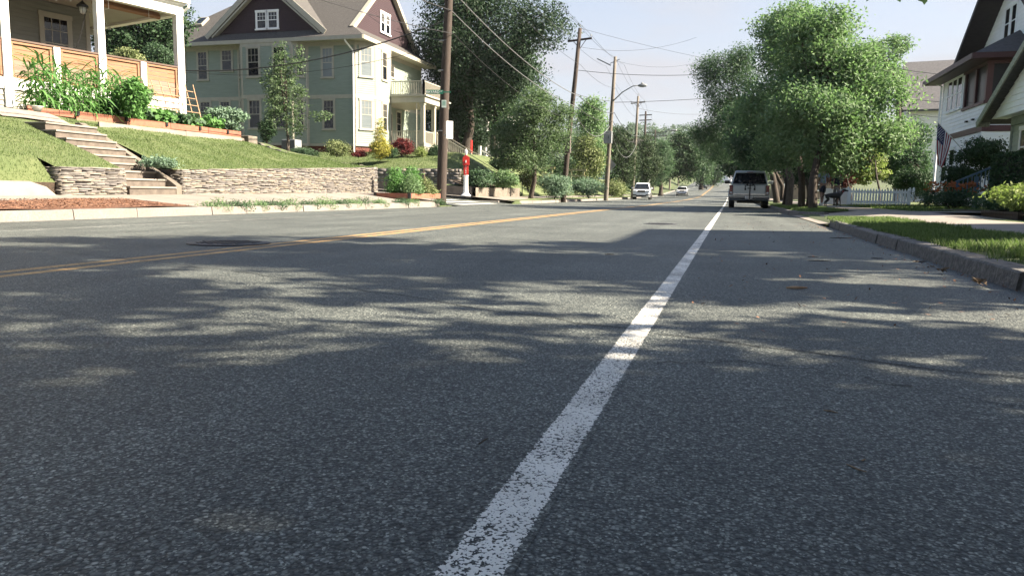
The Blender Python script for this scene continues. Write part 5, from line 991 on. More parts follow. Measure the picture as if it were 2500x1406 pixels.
tree('dogwood', 'sunlit yellow green small tree behind the picket fence', 'tree', (7.3, 42.2, .25), plobes(2065, 2165, 335, 455, 41, 12, 14, .8, sub=.34, spread=.75), 12000, .14, l_yel, .06, m_bark, 11, None, clump=.35, flat=.3, aspect=.5)
tree('japanese_maple', 'small maroon leaved maple between the walkers and the picket fence', 'tree', (6.0, 42.4, .25), plobes(2005, 2085, 385, 470, 41, 8, 15), 9000, .10, l_red, .05, m_bark, 12, None, clump=.3, aspect=.35, flat=.3)
# left side
tree('big_maple', 'huge dark maple with two heavy trunks behind the sage green house', 'tree', at(1125, 385, 62), plobes(1005, 1390, -60, 235, 60, 22, 16, .7, sub=.36, spread=.74)+plobes(1000, 1200, 120, 345, 63, 12, 17, .7)+plobes(1040, 1290, 190, 380, 70, 9, 19, .7), 85000, .23, l_deep, .42, m_bark, 13, None, limbs=14, trunks=2, clump=.9, per=20, aspect=.45, fill=.2)
tree('big_maple', 'lighter lower half of a tall maple just right of the huge dark one', 'tree', at(1205, 410, 66), plobes(1170, 1330, 60, 330, 66, 12, 18, .7), 16000, .26, l_mid, .3, m_bark, 14, None, limbs=9, clump=.8)
tree('small_street_tree', 'rounded olive green street tree with a dark slanting trunk before the second pole', 'tree', (-11.6, 44.2, .25), plobes(1185, 1402, 210, 425, 45, 28, 19, .9, sub=.29, spread=.82), 42000, .125, l_soft, .15, m_bark, 15, None, limbs=12, clump=.42, per=20, lean=(.25, 0))
tree('background_tree', 'bright green tree behind the second pole, left of the pale grey pole', 'tree', at(1440, 470, 72), plobes(1385, 1495, 230, 440, 72, 13, 20), 16000, .24, l_light, .3, m_bark, 16, None, clump=.7)
tree('background_tree', 'yellowish low tree between the second pole and the pale grey pole', 'tree', at(1432, 455, 62), plobes(1398, 1470, 335, 440, 60, 8, 21), 8000, .18, l_yel, .15, m_bark, 17, None, clump=.5) if False else tree('background_tree', 'yellowish green low tree between the second and pale grey poles', 'tree', at(1432, 460, 62), plobes(1398, 1466, 335, 445, 60, 8, 21), 8000, .17, l_olive, .15, m_bark, 17, None, clump=.5)
GC = 'conifers behind the white wagon'
for k, (x0, x1, y0, y1, D, lb, lm) in enumerate([(1470, 1555, 310, 470, 82, 'dark broad pine directly behind the pale grey pole', l_pine), (1535, 1612, 330, 455, 92, 'shaggy olive pine above the white wagon', l_pine), (1575, 1650, 345, 460, 104, 'lighter pine to the right of the white wagon', l_mid)]):
    tree('pine_tree', lb, 'tree', at((x0+x1)/2, 476, D), plobes(x0, x1, y0, y1, D, 14, 22+k, taper=.5), 14000, .30, lm, .28, m_bark, 22+k, GC, clump=.7, aspect=.25, flat=.35)
tree('round_tree', 'dark round crowned tree overhanging the left kerb behind the wide crossarm pole', 'tree', (-12.8, 124, .7), plobes(1625, 1705, 322, 450, 120, 12, 30), 15000, .36, l_dark, .45, m_bark, 30, None, clump=.9)
tree('background_tree', 'pale green far tree top beside the round dark tree', 'tree', at(1712, 462, 150), plobes(1680, 1750, 345, 450, 150, 9, 31), 8000, .42, l_mid, .4, m_bark, 31, None, clump=1.1)
tree('background_tree', 'far tree leaning over the road end, right of the distant poles', 'tree', at(1722, 465, 190), plobes(1700, 1765, 370, 455, 185, 8, 32), 7000, .5, l_mid, .4, m_bark, 32, None, clump=1.2)
GR = 'trees shading the far right kerb'
for k, (x0, x1, y0, y1, D, tx) in enumerate([(1770, 1880, 300, 440, 70, 4.5), (1735, 1860, 330, 430, 92, 4.0), (1775, 1900, 290, 450, 112, 8), (1890, 2010, 330, 450, 66, 6.5)]):
    tree('kerb_tree', ['dark leafy tree over the roof of the pickup', 'dark tree shading the road beyond the pickup', 'farthest dark tree on the right of the road', 'dark tree behind the row of street trunks'][k], 'tree', (tx, at(1800, 480, D).y, zr(D)+.2), plobes(x0, x1, y0, y1, D, 10, 40+k), 13000, .28, l_dark, .2, m_bark, 40+k, GR, clump=.8)
for k, (px, w, y0, D, lb) in enumerate([(1600, 90, 425, 150, 'far hedge row of trees behind the white wagon'), (1560, 60, 440, 110, 'low dark shrubs left of the white wagon'), (1510, 80, 415, 84, 'dark undergrowth behind the grass bank by the pale grey pole'), (1500, 50, 445, 76, 'pale flowering shrubs on the grass bank')]):
    q = at(px, 480, D); h = (480-y0)*D/1830; bush('shrub_mass', lb, 'shrub', (q.x, q.y, zr(q.y)+h*.5+.3), (w/2*D/1830, 2.0, h*.6), 6000, .16 if k else .3, [l_mid, l_dark, l_dark, l_olive][k], 60+k, 'shrubs along the far left verge', clump=.5)
for k in range(10):      # wooded roadside farther up the hill
    side = -1 if k % 2 else 1; y = 150+k*24; x = side*(13 if side < 0 else 8)+(3 if side > 0 else -4); h = 9+2*math.sin(k*2.1)
    tree('roadside_tree', f'{["far","farther","very far","distant","more distant"][k//2]} roadside tree on the {"left" if side<0 else "right"} of the climbing road', 'tree', (x, y, zr(y)), lobes_for((x, y, zr(y)+h*.62), (4.8, 5, h*.4), 8, 70+k), 5000, .55, l_mid if k % 3 else l_dark, .4, m_bark, 70+k, 'roadside trees up the hill', clump=1.2, limbs=4)
# far wooded hill
def hillz(x, y): return 16+34*math.exp(-((x+60)/150)**2)*ss(380, 640, y)*(1-.0*x)+2*math.sin(x*.05)+1.5*math.sin(x*.13+y*.02)
grid('hills', [-400+20*i for i in range(51)], [360, 400, 450, 500, 550, 600, 660, 720, 800], hillz, mat('wooded_hill', (.075,.11,.085), (.05,.08,.065), .06, .95, 1, .1, bdist=3))
g = np.random.default_rng(77); hp = [(x, y, hillz(x, y)+3, 9, 7, 6) for x, y in zip(g.uniform(-260, 120, 260), g.uniform(470, 660, 260))]
V, F, t = leafset(hp, 60000, 1.7, 78, clump=3.0); o = np_mesh('hill_forest', V, F, t, l_mid, kind='stuff'); tag(o, 'wooded far hillside closing the end of the street', 'forest')
# left front garden planting
SAP = plobes(655, 740, 130, 345, 46.5, 10, 33, sub=.36, spread=.78)+[tuple(at(685, 140, 46.5))+(.35, .35, 1.3), tuple(at(735, 150, 46.5))+(.3, .3, 1.0), tuple(at(650, 190, 46.5))+(.3, .3, .9), tuple(at(782, 285, 46.5))+(.9, .3, .35), tuple(at(665, 280, 46.5))+(.5, .3, .5)]
q = at(703, 362, 46.5); tree('pear_sapling', 'slender upright young tree in front of the sage green house bay window', 'tree', (q.x, q.y, q.z-.05), SAP, 8000, .14, l_soft, .10, m_barkl, 33, None, limbs=14, clump=.3, per=12, aspect=.5)
for k, (nm, lb, cat, x0, x1, y0, y1, D, n, sz, lm, kk) in enumerate([
 ('arborvitae', 'dark narrow evergreen column beside the sage green house bay', 'shrub', 634, 668, 287, 352, 46, 5000, .10, l_dark, 6),
 ('golden_conifer', 'golden yellow conical conifer at the corner of the sage green house', 'shrub', 900, 957, 345, 384, 44, 5000, .09, l_gold, 6),
 ('clipped_hedge', 'low clipped box hedge in front of the air conditioner', 'hedge', 712, 782, 360, 384, 44.2, 5000, .07, l_mid, 8),
 ('shrub', 'leafy variegated shrub below the first floor window of the sage green house', 'shrub', 790, 853, 342, 382, 43.8, 5000, .09, l_olive, 8),
 ('shrub', 'small round green shrub beside the golden conifer', 'shrub', 944, 970, 362, 384, 44.4, 2000, .07, l_mid, 5),
 ('weeping_maple', 'dark maroon mounded weeping maple by the porch of the sage green house', 'shrub', 950, 1012, 338, 388, 46, 6000, .09, l_red, 7),
 ('shrub', 'pale straw green shrub at the foot of the porch column', 'shrub', 1012, 1044, 360, 390, 46, 2500, .07, l_yel, 5),
 ('shrub', 'dark clipped round shrub between porch steps and the near pole', 'shrub', 1046, 1080, 350, 392, 46.5, 4500, .08, l_dark, 6),
 ('shrub', 'low dark red bedding plants at the brick corner of the house', 'shrub', 850, 900, 368, 383, 44.2, 2500, .07, l_red, 6),
 ('shrub', 'dense dark shrub behind the fire alarm post', 'shrub', 1130, 1205, 405, 462, 40.5, 7000, .11, l_mid, 8),
 ('shrub', 'bright leafed shrub at the right end of the corner retaining wall', 'shrub', 1195, 1262, 415, 462, 42, 6000, .11, l_light, 8),
 ('shrub', 'dark spreading shrub above the corner steps', 'shrub', 1180, 1250, 385, 425, 50, 5000, .12, l_dark, 7),
 ('shrub', 'yellow green shrub beside the pipe handrail', 'shrub', 1270, 1310, 400, 470, 49, 4500, .11, l_olive, 7),
 ('flowering_shrub', 'white flowering garden shrub behind the white porch railing on the left', 'shrub', 275, 350, 118, 160, 38, 5000, .11, l_olive, 7),
 ('shrub', 'green shrub right of the flowering one behind the porch railing', 'shrub', 345, 420, 105, 165, 40, 5000, .11, l_mid, 7),
 ('lavender_bank', 'silvery green lavender bank between the slanting tree and second pole', 'shrub', 1308, 1400, 422, 486, 48, 9000, .09, l_blue, 9),
 ('lavender_bank', 'grey green shrubs right of the second pole', 'shrub', 1395, 1480, 428, 484, 54, 8000, .10, l_blue, 9),
 ('juniper_patch', 'blue green low juniper patch at the top of the stone wall beside the steps', 'ground cover', 352, 425, 388, 409, 18.9, 3500, .06, l_blue, 8),
 ('pepper_bush', 'feathery green plant at the far end of the raised bed', 'plant', 500, 605, 262, 318, 28, 6500, .10, l_blue, 9),
 ('bean_bush', 'dense dark green bushes between the corn and the trellis', 'plant', 288, 352, 190, 285, 22.5, 5500, .12, l_corn, 9),
 ('tomato_plants', 'pale leggy plants leaning against the trellis', 'plant', 330, 368, 205, 255, 23.6, 1800, .09, l_light, 8)]):
    c = at((x0+x1)/2, (y0+y1)/2, D); f = D/1830*.97; bush(nm, lb, cat, c, ((x1-x0)/2*f, (x1-x0)/2*f*.8, (y1-y0)/2*f), n, sz, lm, 100+k, None, kk, clump=.18+.06*(D > 30), per=14, aspect=.5)
V, F, t = leafset([tuple(at(928, 370-20*i, 44.2))+(.62*(1-i/4.6), .62*(1-i/4.6), .5) for i in range(4)], 5000, .09, 140, clump=.15, aspect=.35); V -= np.array(bpy.data.objects['golden_conifer'].location); np_mesh('upper_foliage', V, F, t, l_gold, bpy.data.objects['golden_conifer'])
# squash leaves: separate plants along the raised bed
g = random.Random(8); sq = None
for k in range(9):
    y = 18.6+k*.66; x = -18.0+.1*math.sin(k*2); lo = [(g.uniform(-.2, .2), g.uniform(-.25, .25), .22+g.uniform(0, .15), .34, .36, .22) for _ in range(4)]
    r = thing('squash_plant', f'{["first","second","third","fourth","fifth","sixth","seventh","eighth","ninth"][k]} broad leaved squash plant from the corn along the raised bed', 'plant', (x, y, 2.5), 0, 'squash plants in the raised bed'); V, F, t = leafset(lo, 420, .16, 200+k, aspect=.85, clump=.2, per=6, flat=.5); V[:, 2] = np.maximum(V[:, 2], 0); np_mesh('leaves', V, F, t, l_corn if k % 2 else l_mid, r)
# corn: two plants built, the rest copies
def corn(seed, h):
    g = random.Random(seed); r = thing('corn_plant', 'tall corn plant', 'corn plant', (0, 0, 0), 0, 'corn plants below the porch'); mb = MB(); mb.tube([(0, 0, 0), (.01, 0, h*.5), (.02, .01, h*.92)], [.016, .012, .005], 6); obj('stalk', mb, l_corn, r); V = []; F = []; T = []
    for k in range(20):
        z = h*(.08+.043*k); a = k*2.4+g.uniform(-.4, .4); L_ = h*g.uniform(.3, .46); w = .062*g.uniform(.8, 1.15); n = 7; tw = g.uniform(-.5, .5)
        for i in range(n+1):
            s = i/n; rr = L_*s*(1-.15*s); zz = z+L_*(.75*s-1.15*s*s*g.uniform(.85, 1.1) if k < 17 else .9*s-.5*s*s); ww = w*(.5+1.1*s if s < .4 else .94*(1-((s-.4)/.6)**2)+.03); c = Vector((math.cos(a+tw*s)*rr, math.sin(a+tw*s)*rr, zz)); sd = Vector((-math.sin(a), math.cos(a), .25))*ww*.5
            V += [tuple(c-sd), tuple(c+Vector((0, 0, -.008))), tuple(c+sd)]
        b = len(V)-3*(n+1); F += [(b+3*i+j, b+3*i+j+1, b+3*i+4+j, b+3*i+3+j) for i in range(n) for j in (0, 1)]; T += [g.random()]*(2*n)
    np_mesh('leaves', np.array(V), np.array(F), np.array(T), l_corn, r, smooth=True); return r
protos = [corn(1, 1.4), corn(2, 1.55), corn(3, 1.25)]; g = random.Random(12); num = 0
rows = ['front', 'second', 'third', 'back']; ordn = ['first', 'second', 'third', 'fourth', 'fifth', 'sixth', 'seventh', 'eighth', 'ninth', 'tenth', 'eleventh', 'twelfth']
for j in range(4):
    for i in range(12):
        x = -17.62-.28*j+g.uniform(-.06, .06); y = 15.95+i*.27+g.uniform(-.07, .07)+.16*j; lb = f'tall green corn plant in the {rows[j]} row, {ordn[i]} from the left'; p = protos[(i+j*2) % 3]
        if num < 3: c = protos[num]; c.location = (x, y, 2.48); c.rotation_euler = (0, 0, g.uniform(0, 6)); c['label'] = lb
        else: dup(p, (x, y, 2.48), g.uniform(0, 6.28), lb, scale=g.uniform(.85, 1.08))
        num += 1
# planter with tall weeds by the near pole
q = at(1012, 480, 26.5); r = thing('planter_box', 'redwood planter box on the pavement filled with tall leafy plants by the near pole', 'planter', (-11.55, 26.0, .30), R(-8)); mb = MB(); mb.box(-.75, .75, -1.1, -1.05, 0, .18); mb.box(.70, .75, -1.05, 1.1, 0, .18); mb.box(-.75, -.70, -1.05, 1.1, 0, .18); mb.box(-.7, .7, 1.05, 1.1, 0, .18); obj('box', mb, m_redwood, r); mb = MB(); mb.box(-.7, .7, -1.05, 1.05, .02, .14); obj('soil', mb, m_soil, r)
for x in (-.72, .72): mb = MB(); mb.box(x-.05, x+.05, -1.13, -1.03, -.01, .2); obj('corner_bracket', mb, m_black, r)
for k, (dx, dy, hh, lm) in enumerate([(-.3, -.5, .95, l_corn), (.1, .1, 1.05, l_corn), (.35, -.6, .7, l_light), (-.1, .7, .8, l_light), (.45, .5, .6, l_olive), (-.45, .2, .85, l_corn)]):
    base = Vector((-11.55+dx, 26.0+dy, .44)); rr = thing('planter_plant', ['tall arching green plant at the left front of the corner planter', 'tallest leafy plant in the middle of the corner planter', 'pale seedling tuft at the right front of the corner planter', 'yellow green bushy plant at the back of the corner planter', 'olive tuft at the back right of the corner planter', 'dark green corn like plant at the back left of the corner planter'][k], 'plant', base, 0, 'plants in the corner planter')
    V, F, t = leafset([(0, 0, hh*.35, .3, .32, hh*.35), (0, 0, hh*.75, .2, .2, hh*.25), (.05, .05, hh*.2, .36, .36, hh*.2)], 1900, .13, 300+k, aspect=.22, clump=.2, per=9, droop=.3); V[:, 2] = np.maximum(V[:, 2], 0); np_mesh('leaves', V, F, t, lm, rr)
r = thing('plant_stake', 'thin wire tripod frame standing in the corner planter', 'plant support', (-11.15, 26.5, .4)); mb = MB(); [mb.tube([(x, y, 0), (0, 0, 1.0)], .008, 5) for x, y in ((-.2, -.1), (.2, -.1), (0, .2))]; obj('frame', mb, m_twig, r)
# right side planting
def box_hedge(name, label, x0, x1, y0, y1, z0, z1, n, lm, seed, rz=0):
    c = ((x0+x1)/2, (y0+y1)/2, z0); r = thing(name, label, 'hedge', c, rz); g = np.random.default_rng(seed); a, b, h = (x1-x0)/2, (y1-y0)/2, z1-z0; P = g.uniform(-1, 1, (n, 3)); ax = g.integers(0, 3, n); sgn = np.where(g.random(n) < .5, -1, 1)
    for k in range(3): m = ax == k; P[m, k] = sgn[m]*(1-np.abs(g.normal(size=m.sum()))*.06) if k < 2 else (1-np.abs(g.normal(size=m.sum()))*.08)
    P = P*[a, b, h/2]+[0, 0, h/2]; nr = g.normal(size=(n, 3)); nr /= np.linalg.norm(nr, axis=1)[:, None]; t = np.cross(nr, g.normal(size=(n, 3))); t /= np.linalg.norm(t, axis=1)[:, None]; b2 = np.cross(nr, t); s = .05*(.6+g.random(n))[:, None]
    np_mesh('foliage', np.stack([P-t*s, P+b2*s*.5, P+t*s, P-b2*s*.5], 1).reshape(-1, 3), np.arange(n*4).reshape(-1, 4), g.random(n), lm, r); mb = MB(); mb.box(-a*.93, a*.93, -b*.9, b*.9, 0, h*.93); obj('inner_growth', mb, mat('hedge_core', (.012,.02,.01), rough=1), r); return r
box_hedge('clipped_hedge', 'tall dark clipped yew hedge below the many paned window', 7.2, 8.1, 16.5, 25.0, .3, 1.85, 30000, l_dark, 401)
bush('garden_bed', 'sunlit pale leaved perennials spilling over the dark bed edge on the right', 'plant', (6.0, 17.3, .62), (.9, 1.7, .38), 7000, .085, l_yel, 402, None, 9, clump=.14, per=10)
bush('garden_bed', 'green ferny perennials at the left end of the right hand bed', 'plant', (6.5, 20.5, .55), (.8, 1.7, .35), 6000, .09, l_mid, 403, None, 9, clump=.16, per=10)
bush('garden_bed', 'dark shaded perennials under the hedge at the right edge', 'plant', (6.3, 14.3, .5), (.9, 1.2, .3), 5000, .085, l_mid, 404, None, 7, clump=.14, per=10)
bush('shrub', 'tall dark purple leaved shrub in front of the white house', 'shrub', at(2395, 385, 29), (.95, .9, .85), 8000, .10, l_dark, 405, None, 9, clump=.25)
bush('shrub', 'dark shrub hanging below the flag at the white house corner', 'shrub', at(2345, 440, 31), (.65, .8, .75), 7000, .10, l_dark, 406, None, 8, clump=.25)
bush('shrub', 'dark green shrub at the left foot of the white house', 'shrub', at(2235, 445, 40), (1.1, 1.1, 1.0), 8000, .11, l_dark, 407, None, 8, clump=.3)
q = at(2330, 478, 25); bush('daylily_clump', 'clump of orange daylilies in front of the blue railing', 'flowers', (q.x, q.y, .6), (1.15, .8, .38), 5000, .12, l_mid, 408, None, 7, clump=.22, aspect=.2)
V, F, t = leafset([(0, 0, .75, 1.0, .6, .22)], 260, .10, 409, aspect=.8, clump=.12, per=5); np_mesh('blossoms', V, F, t, l_org, [o for o in COL.objects if o.name.startswith('daylily_clump')][0])
r = thing('bed_edging', 'dark timber edging around the right hand garden bed', 'edging', (5.2, 16.6, .24)); mb = MB(); mb.bar((-.1, -3.6, 0), (0, -.9, 0), .08, .16); mb.bar((0, -.5, .02), (.1, 2.0, .02), .08, .16); mb.bar((.1, 2.0, .02), (1.0, 3.6, .02), .08, .16); obj('boards', mb, m_bark, r)
grid('bed_soil', [5.15, 6, 7, 8.2], [12.5, 14, 16, 18, 20, 22.5], lambda x, y: .30, m_soil)
# big trees beside the camera that throw the dappled shade on the road
GS = 'large trees standing right beside the camera'
tree('shade_tree', 'large dense maple on the right beside the camera, overhanging the road', 'tree', (6.6, -2.0, .2), lobes_for((7.2, -.6, 8.6), (6.6, 4.4, 4.9), 22, 501, .42, .72)+[(7.3, 2.9, 5.0, 2.6, 1.3, 1.7), (8.0, 2.4, 7.2, 3.0, 1.4, 2.0), (5.2, 2.0, 4.9, 2.0, 1.2, 1.0)], 66000, .25, l_mid, .36, m_bark, 501, GS, clump=.9, limbs=12, fill=.4)
tree('shade_tree', 'large open crowned maple on the right just ahead of the camera', 'tree', (6.0, 5.6, .2), lobes_for((7.6, 6.1, 7.4), (4.4, 2.6, 3.4), 14, 507, .36, .74)+lobes_for((12.8, 9.0, 10.4), (3.6, 2.4, 3.0), 10, 503, .36, .74), 12000, .24, l_dark, .28, m_bark, 502, GS, clump=.46, limbs=12, per=130, fill=.6, flat=.85, aspect=.62)
d = at(2212, -6, 3.2); r = thing('leaf_spray', 'few hanging leaves of the overhead maple twig at the top edge', 'twig', d); mb = MB(); mb.tube([(-.3, 0, .12), (0, 0, .035), (.12, 0, .02)], .003, 5); obj('twig', mb, m_bark, r); V = []; F = []
for i, (x, z, a) in enumerate([(-.035, .0, -1.2), (.03, .012, -1.9), (.075, -.008, -1.6), (.045, .0, -1.0)]):
    b = len(V); c, s = math.cos(a), math.sin(a); pts = [(0, 0), (.012, .010), (.028, .010), (.042, 0), (.028, -.010), (.012, -.010)]; V += [(x+p*c-q*s, .01*i, z+.02+p*s+q*c) for p, q in pts]; F += [(b, b+1, b+4, b+5), (b+1, b+2, b+3, b+4)]
np_mesh('leaves', np.array(V), np.array(F), np.array([.8]*len(F)), l_light, r)

tree('background_tree', 'dark tall tree behind the grey porch house, seen between its columns', 'tree', at(330, 300, 47), plobes(225, 450, -60, 175, 45, 12, 601, .8), 22000, .2, l_dark, .3, m_bark, 601, None, limbs=9, clump=.6)
bush('shrub', 'dark dense garden shrubs behind the timber arbour and lavender', 'shrub', at(1370, 405, 66), (5.2, 2.5, 2.3), 14000, .17, l_dark, 602, None, 12, clump=.45)
bush('shrub', 'leafy garden shrubs on the slope above the slanting street tree', 'shrub', at(1270, 405, 62), (3.2, 2.0, 2.2), 9000, .15, l_mid, 603, None, 9, clump=.4)

for k, (x, y, cx, r_, z) in enumerate([(6.5, -14, 3.5, 7, 9), (-12.5, -9, -9, 6, 9.5), (-12.5, -22, -8, 7, 9.5), (5.5, -26, 1, 7, 9)]):  # unseen trees added behind the camera to block sky light from the foreground
    tree('shade_tree', ['unseen shading maple added behind the camera on the right', 'unseen shading maple added behind the camera on the left', 'farther maple behind the camera on the left', 'farther maple behind the camera on the right'][k], 'tree', (x, y, .3), lobes_for((cx, y, z), (r_, 5.5, 4.2), 12, 700+k), 15000, .42, l_dark, .35, m_bark, 700+k, 'unseen maples added behind the camera to block sky light', clump=1.2, limbs=8)
# ================================================================ VEHICLES
def loftx(mb, outline, hwf):
    n = len(outline); mb.add([(-hwf(y, z), y, z) for y, z in outline]+[(hwf(y, z), y, z) for y, z in outline], [tuple(range(n)), tuple(range(n, 2*n))[::-1]]+[((i+1)%n, i, n+i, n+(i+1)%n) for i in range(n)])
def wheel(root, x, y, r, w=.22, back=False):
    mb = MB(); s = 1 if x > 0 else -1; mb.lathe([(r*.55, -w/2), (r*.92, -w/2), (r, -w/2+.03), (r, w/2-.03), (r*.92, w/2), (r*.55, w/2)], (x, y, r), 24, 'x'); wh = obj('wheel', mb, m_rubber, root, smooth=False)
    mb = MB(); mb.lathe([(r*.56, -w*.3), (r*.58, w*.42), (r*.3, w*.30), (.04, w*.36)] if s > 0 else [(.04, -w*.36), (r*.3, -w*.30), (r*.58, -w*.42), (r*.56, w*.3)], (x, y, r), 18, 'x')
    for k in range(6): a = k*1.047; mb.obox((x+s*w*.40, y+math.cos(a)*r*.3, r+math.sin(a)*r*.3), (.015, 0, 0), (0, math.cos(a)*r*.24, math.sin(a)*r*.24), (0, -math.sin(a)*.03, math.cos(a)*.03))
    obj('rim', mb, m_steel, wh); return wh
def quadp(mb, pts, off): mb.prism([Vector(p) for p in pts], off)
# silver pickup with cap, seen from behind (front points along +Y)
q = at(1828, 508, 36.4); T = thing('pickup_truck', 'silver pickup truck with a cap and bicycle rack parked by the right kerb', 'pickup truck', (q.x, q.y+2.6, zr(q.y)), R(-.5)); hw = .94
mb = MB(); out = [(-2.55, .52), (-2.58, .62), (-2.56, 1.12), (-.2, 1.16), (.9, 1.14), (1.7, 1.08), (2.5, .98), (2.62, .8), (2.6, .48), (2.1, .42), (-2.1, .42)]
loftx(mb, out, lambda y, z: hw-.03-(.05 if z > 1.05 else 0)-(.08 if y > 2.4 else 0)-(.03 if z < .5 else 0)); obj('body', mb, m_silver, T, bevel=.05, smooth=False)
for (y0, x_) in ((-1.62, 1), (-1.62, -1), (1.55, 1), (1.55, -1)):
    mb = MB(); n = 14; pts = [(y0+.50*math.cos(math.pi*i/n), .42+.52*math.sin(math.pi*i/n)) for i in range(n+1)]; pin = [(y0+.40*math.cos(math.pi*i/n), .42+.40*math.sin(math.pi*i/n)) for i in range(n+1)][::-1]
    loop = pts+pin; xo = x_*(hw+.03); xi = x_*(hw-.10); mb.add([(xo, a, b) for a, b in loop]+[(xi, a, b) for a, b in loop], [tuple(range(len(loop))), tuple(range(len(loop), 2*len(loop)))[::-1]]+[(i, (i+1)%len(loop), len(loop)+(i+1)%len(loop), len(loop)+i) for i in range(len(loop))]); obj('wheel_arch', mb, m_silver, T, bevel=.02)
for x in (-.80, .80):
    for y in (-1.62, 1.55): wheel(T, x, y, .385, .26)
mb = MB(); cap = [(-2.50, 1.12), (-2.28, 1.74), (-2.15, 1.80), (-.35, 1.84), (.3, 1.78), (1.05, 1.14)]
cw = lambda y, z: hw-.075-.19*max(0, (z-1.12)/.68)**1.5; loftx(mb, cap, cw); obj('cap_and_cab', mb, m_silver, T, bevel=.05)
mb = MB(); f = lambda t: (-2.50+.22*t-.012, 1.12+.62*t); a, b = f(.07), f(.90); mb.add([(-cw(0, a[1])+.07, a[0], a[1]), (cw(0, a[1])-.07, a[0], a[1]), (cw(0, b[1])-.08, b[0], b[1]), (-cw(0, b[1])+.08, b[0], b[1])]+[(-cw(0, a[1])+.07, a[0]+.03, a[1]), (cw(0, a[1])-.07, a[0]+.03, a[1]), (cw(0, b[1])-.08, b[0]+.03, b[1]), (-cw(0, b[1])+.08, b[0]+.03, b[1])], [(0, 1, 2, 3), (0, 4, 5, 1), (1, 5, 6, 2), (2, 6, 7, 3), (3, 7, 4, 0)]); obj('rear_window', mb, m_glass, T)
mb = MB(); mb.box(-.14, .14, -2.31, -2.24, 1.705, 1.745); obj('brake_light', mb, m_tail, T)
for s in (-1, 1):
    mb = MB(); mb.add([(s*(cw(0, 1.2)+.004), -2.2, 1.2), (s*(cw(0, 1.2)+.004), -.3, 1.2), (s*(cw(0, 1.68)+.006), -.45, 1.68), (s*(cw(0, 1.68)+.006), -2.1, 1.68)], [(0, 1, 2, 3) if s > 0 else (3, 2, 1, 0)]); mb.add([(s*(cw(0, 1.2)+.004), -.1, 1.2), (s*(cw(0, 1.2)+.004), .85, 1.2), (s*(cw(0, 1.66)+.006), .3, 1.66), (s*(cw(0, 1.66)+.006), -.1, 1.66)], [(0, 1, 2, 3) if s > 0 else (3, 2, 1, 0)]); obj('side_window', mb, m_glass, T)
    mb = MB(); mb.box(min(s*.76, s*.925), max(s*.76, s*.925), -2.615, -2.53, .66, 1.10); tl = obj('tail_light', mb, m_tail, T, bevel=.015); mb = MB(); mb.box(min(s*.79, s*.89), max(s*.79, s*.89), -2.622, -2.60, .70, .78); obj('reversing_lamp', mb, m_lens, tl)
    mb = MB(); mb.obox((s*1.08, .62, 1.30), (.12, 0, 0), (0, .05, 0), (0, 0, .085)); mb.bar((s*.86, .65, 1.22), (s*1.0, .63, 1.26), .05, .05); obj('wing_mirror', mb, m_black if s < 0 else m_silver, T, bevel=.03)
mb = MB(); mb.box(-.74, .74, -2.605, -2.56, .64, 1.11); tg = obj('tailgate', mb, m_silver, T, bevel=.02); mb = MB(); mb.box(-.74, .74, -2.625, -2.602, .64, .70); obj('tailgate_trim', mb, m_chrome, tg); mb = MB(); mb.box(-.09, .09, -2.62, -2.602, .93, .98); obj('gate_handle', mb, m_black, tg)
mb = MB(); mb.box(-.93, .93, -2.76, -2.55, .44, .60); mb.box(-.9, .9, -2.74, -2.5, .36, .44); bp = obj('rear_bumper', mb, m_dkpaint, T, bevel=.03); mb = MB(); mb.box(-.9, .9, -2.775, -2.757, .555, .585); obj('bumper_step', mb, m_chrome, bp)
mb = MB(); mb.box(-.18, .16, -2.785, -2.762, .455, .575); pl_ = obj('licence_plate', mb, m_white, T); mb = MB(); [mb.box(-.14+.05*k, -.115+.05*k, -2.789, -2.784, .485, .545) for k in range(6)]; obj('plate_marks', mb, m_navy, pl_)
mb = MB(); mb.box(-.55, .55, -2.3, -2.0, .24, .36); mb.tube([(-.8, -1.62, .38), (.8, -1.62, .38)], .06, 8); mb.lathe([(.02, -.14), (.12, -.08), (.14, 0), (.12, .08), (.02, .14)], (0, -1.62, .36), 12, 'x'); obj('axle', mb, m_black, T)
mb = MB(); mb.tube([(-.66, .5, 1.8), (-.70, .35, 2.0)], .006, 4); obj('antenna', mb, m_black, T)
mb = MB(); mb.tube([(0, -2.72, .40), (0, -3.0, .42), (0, -2.98, .95), (0, -2.86, 1.22)], .028, 8)
for s in (-1, 1): mb.tube([(0, -2.92, 1.06), (s*.17, -2.95, 1.12), (s*.22, -3.0, 1.05), (s*.23, -3.0, .86)], .022, 6); mb.box(s*.21-.04, s*.21+.04, -3.04, -2.95, .86, .96); mb.box(s*.13-.03, s*.13+.03, -3.0, -2.92, 1.06, 1.18)
mb.tube([(.06, -2.9, 1.2), (.07, -2.86, 1.42)], .014, 5); mb.tube([(.16, -2.9, 1.14), (.17, -2.86, 1.38)], .014, 5); r = tag(obj('bicycle_rack', mb, m_black, loc=None), 'black folded bicycle rack mounted on the back of the silver pickup', 'bicycle rack'); r.location = T.location
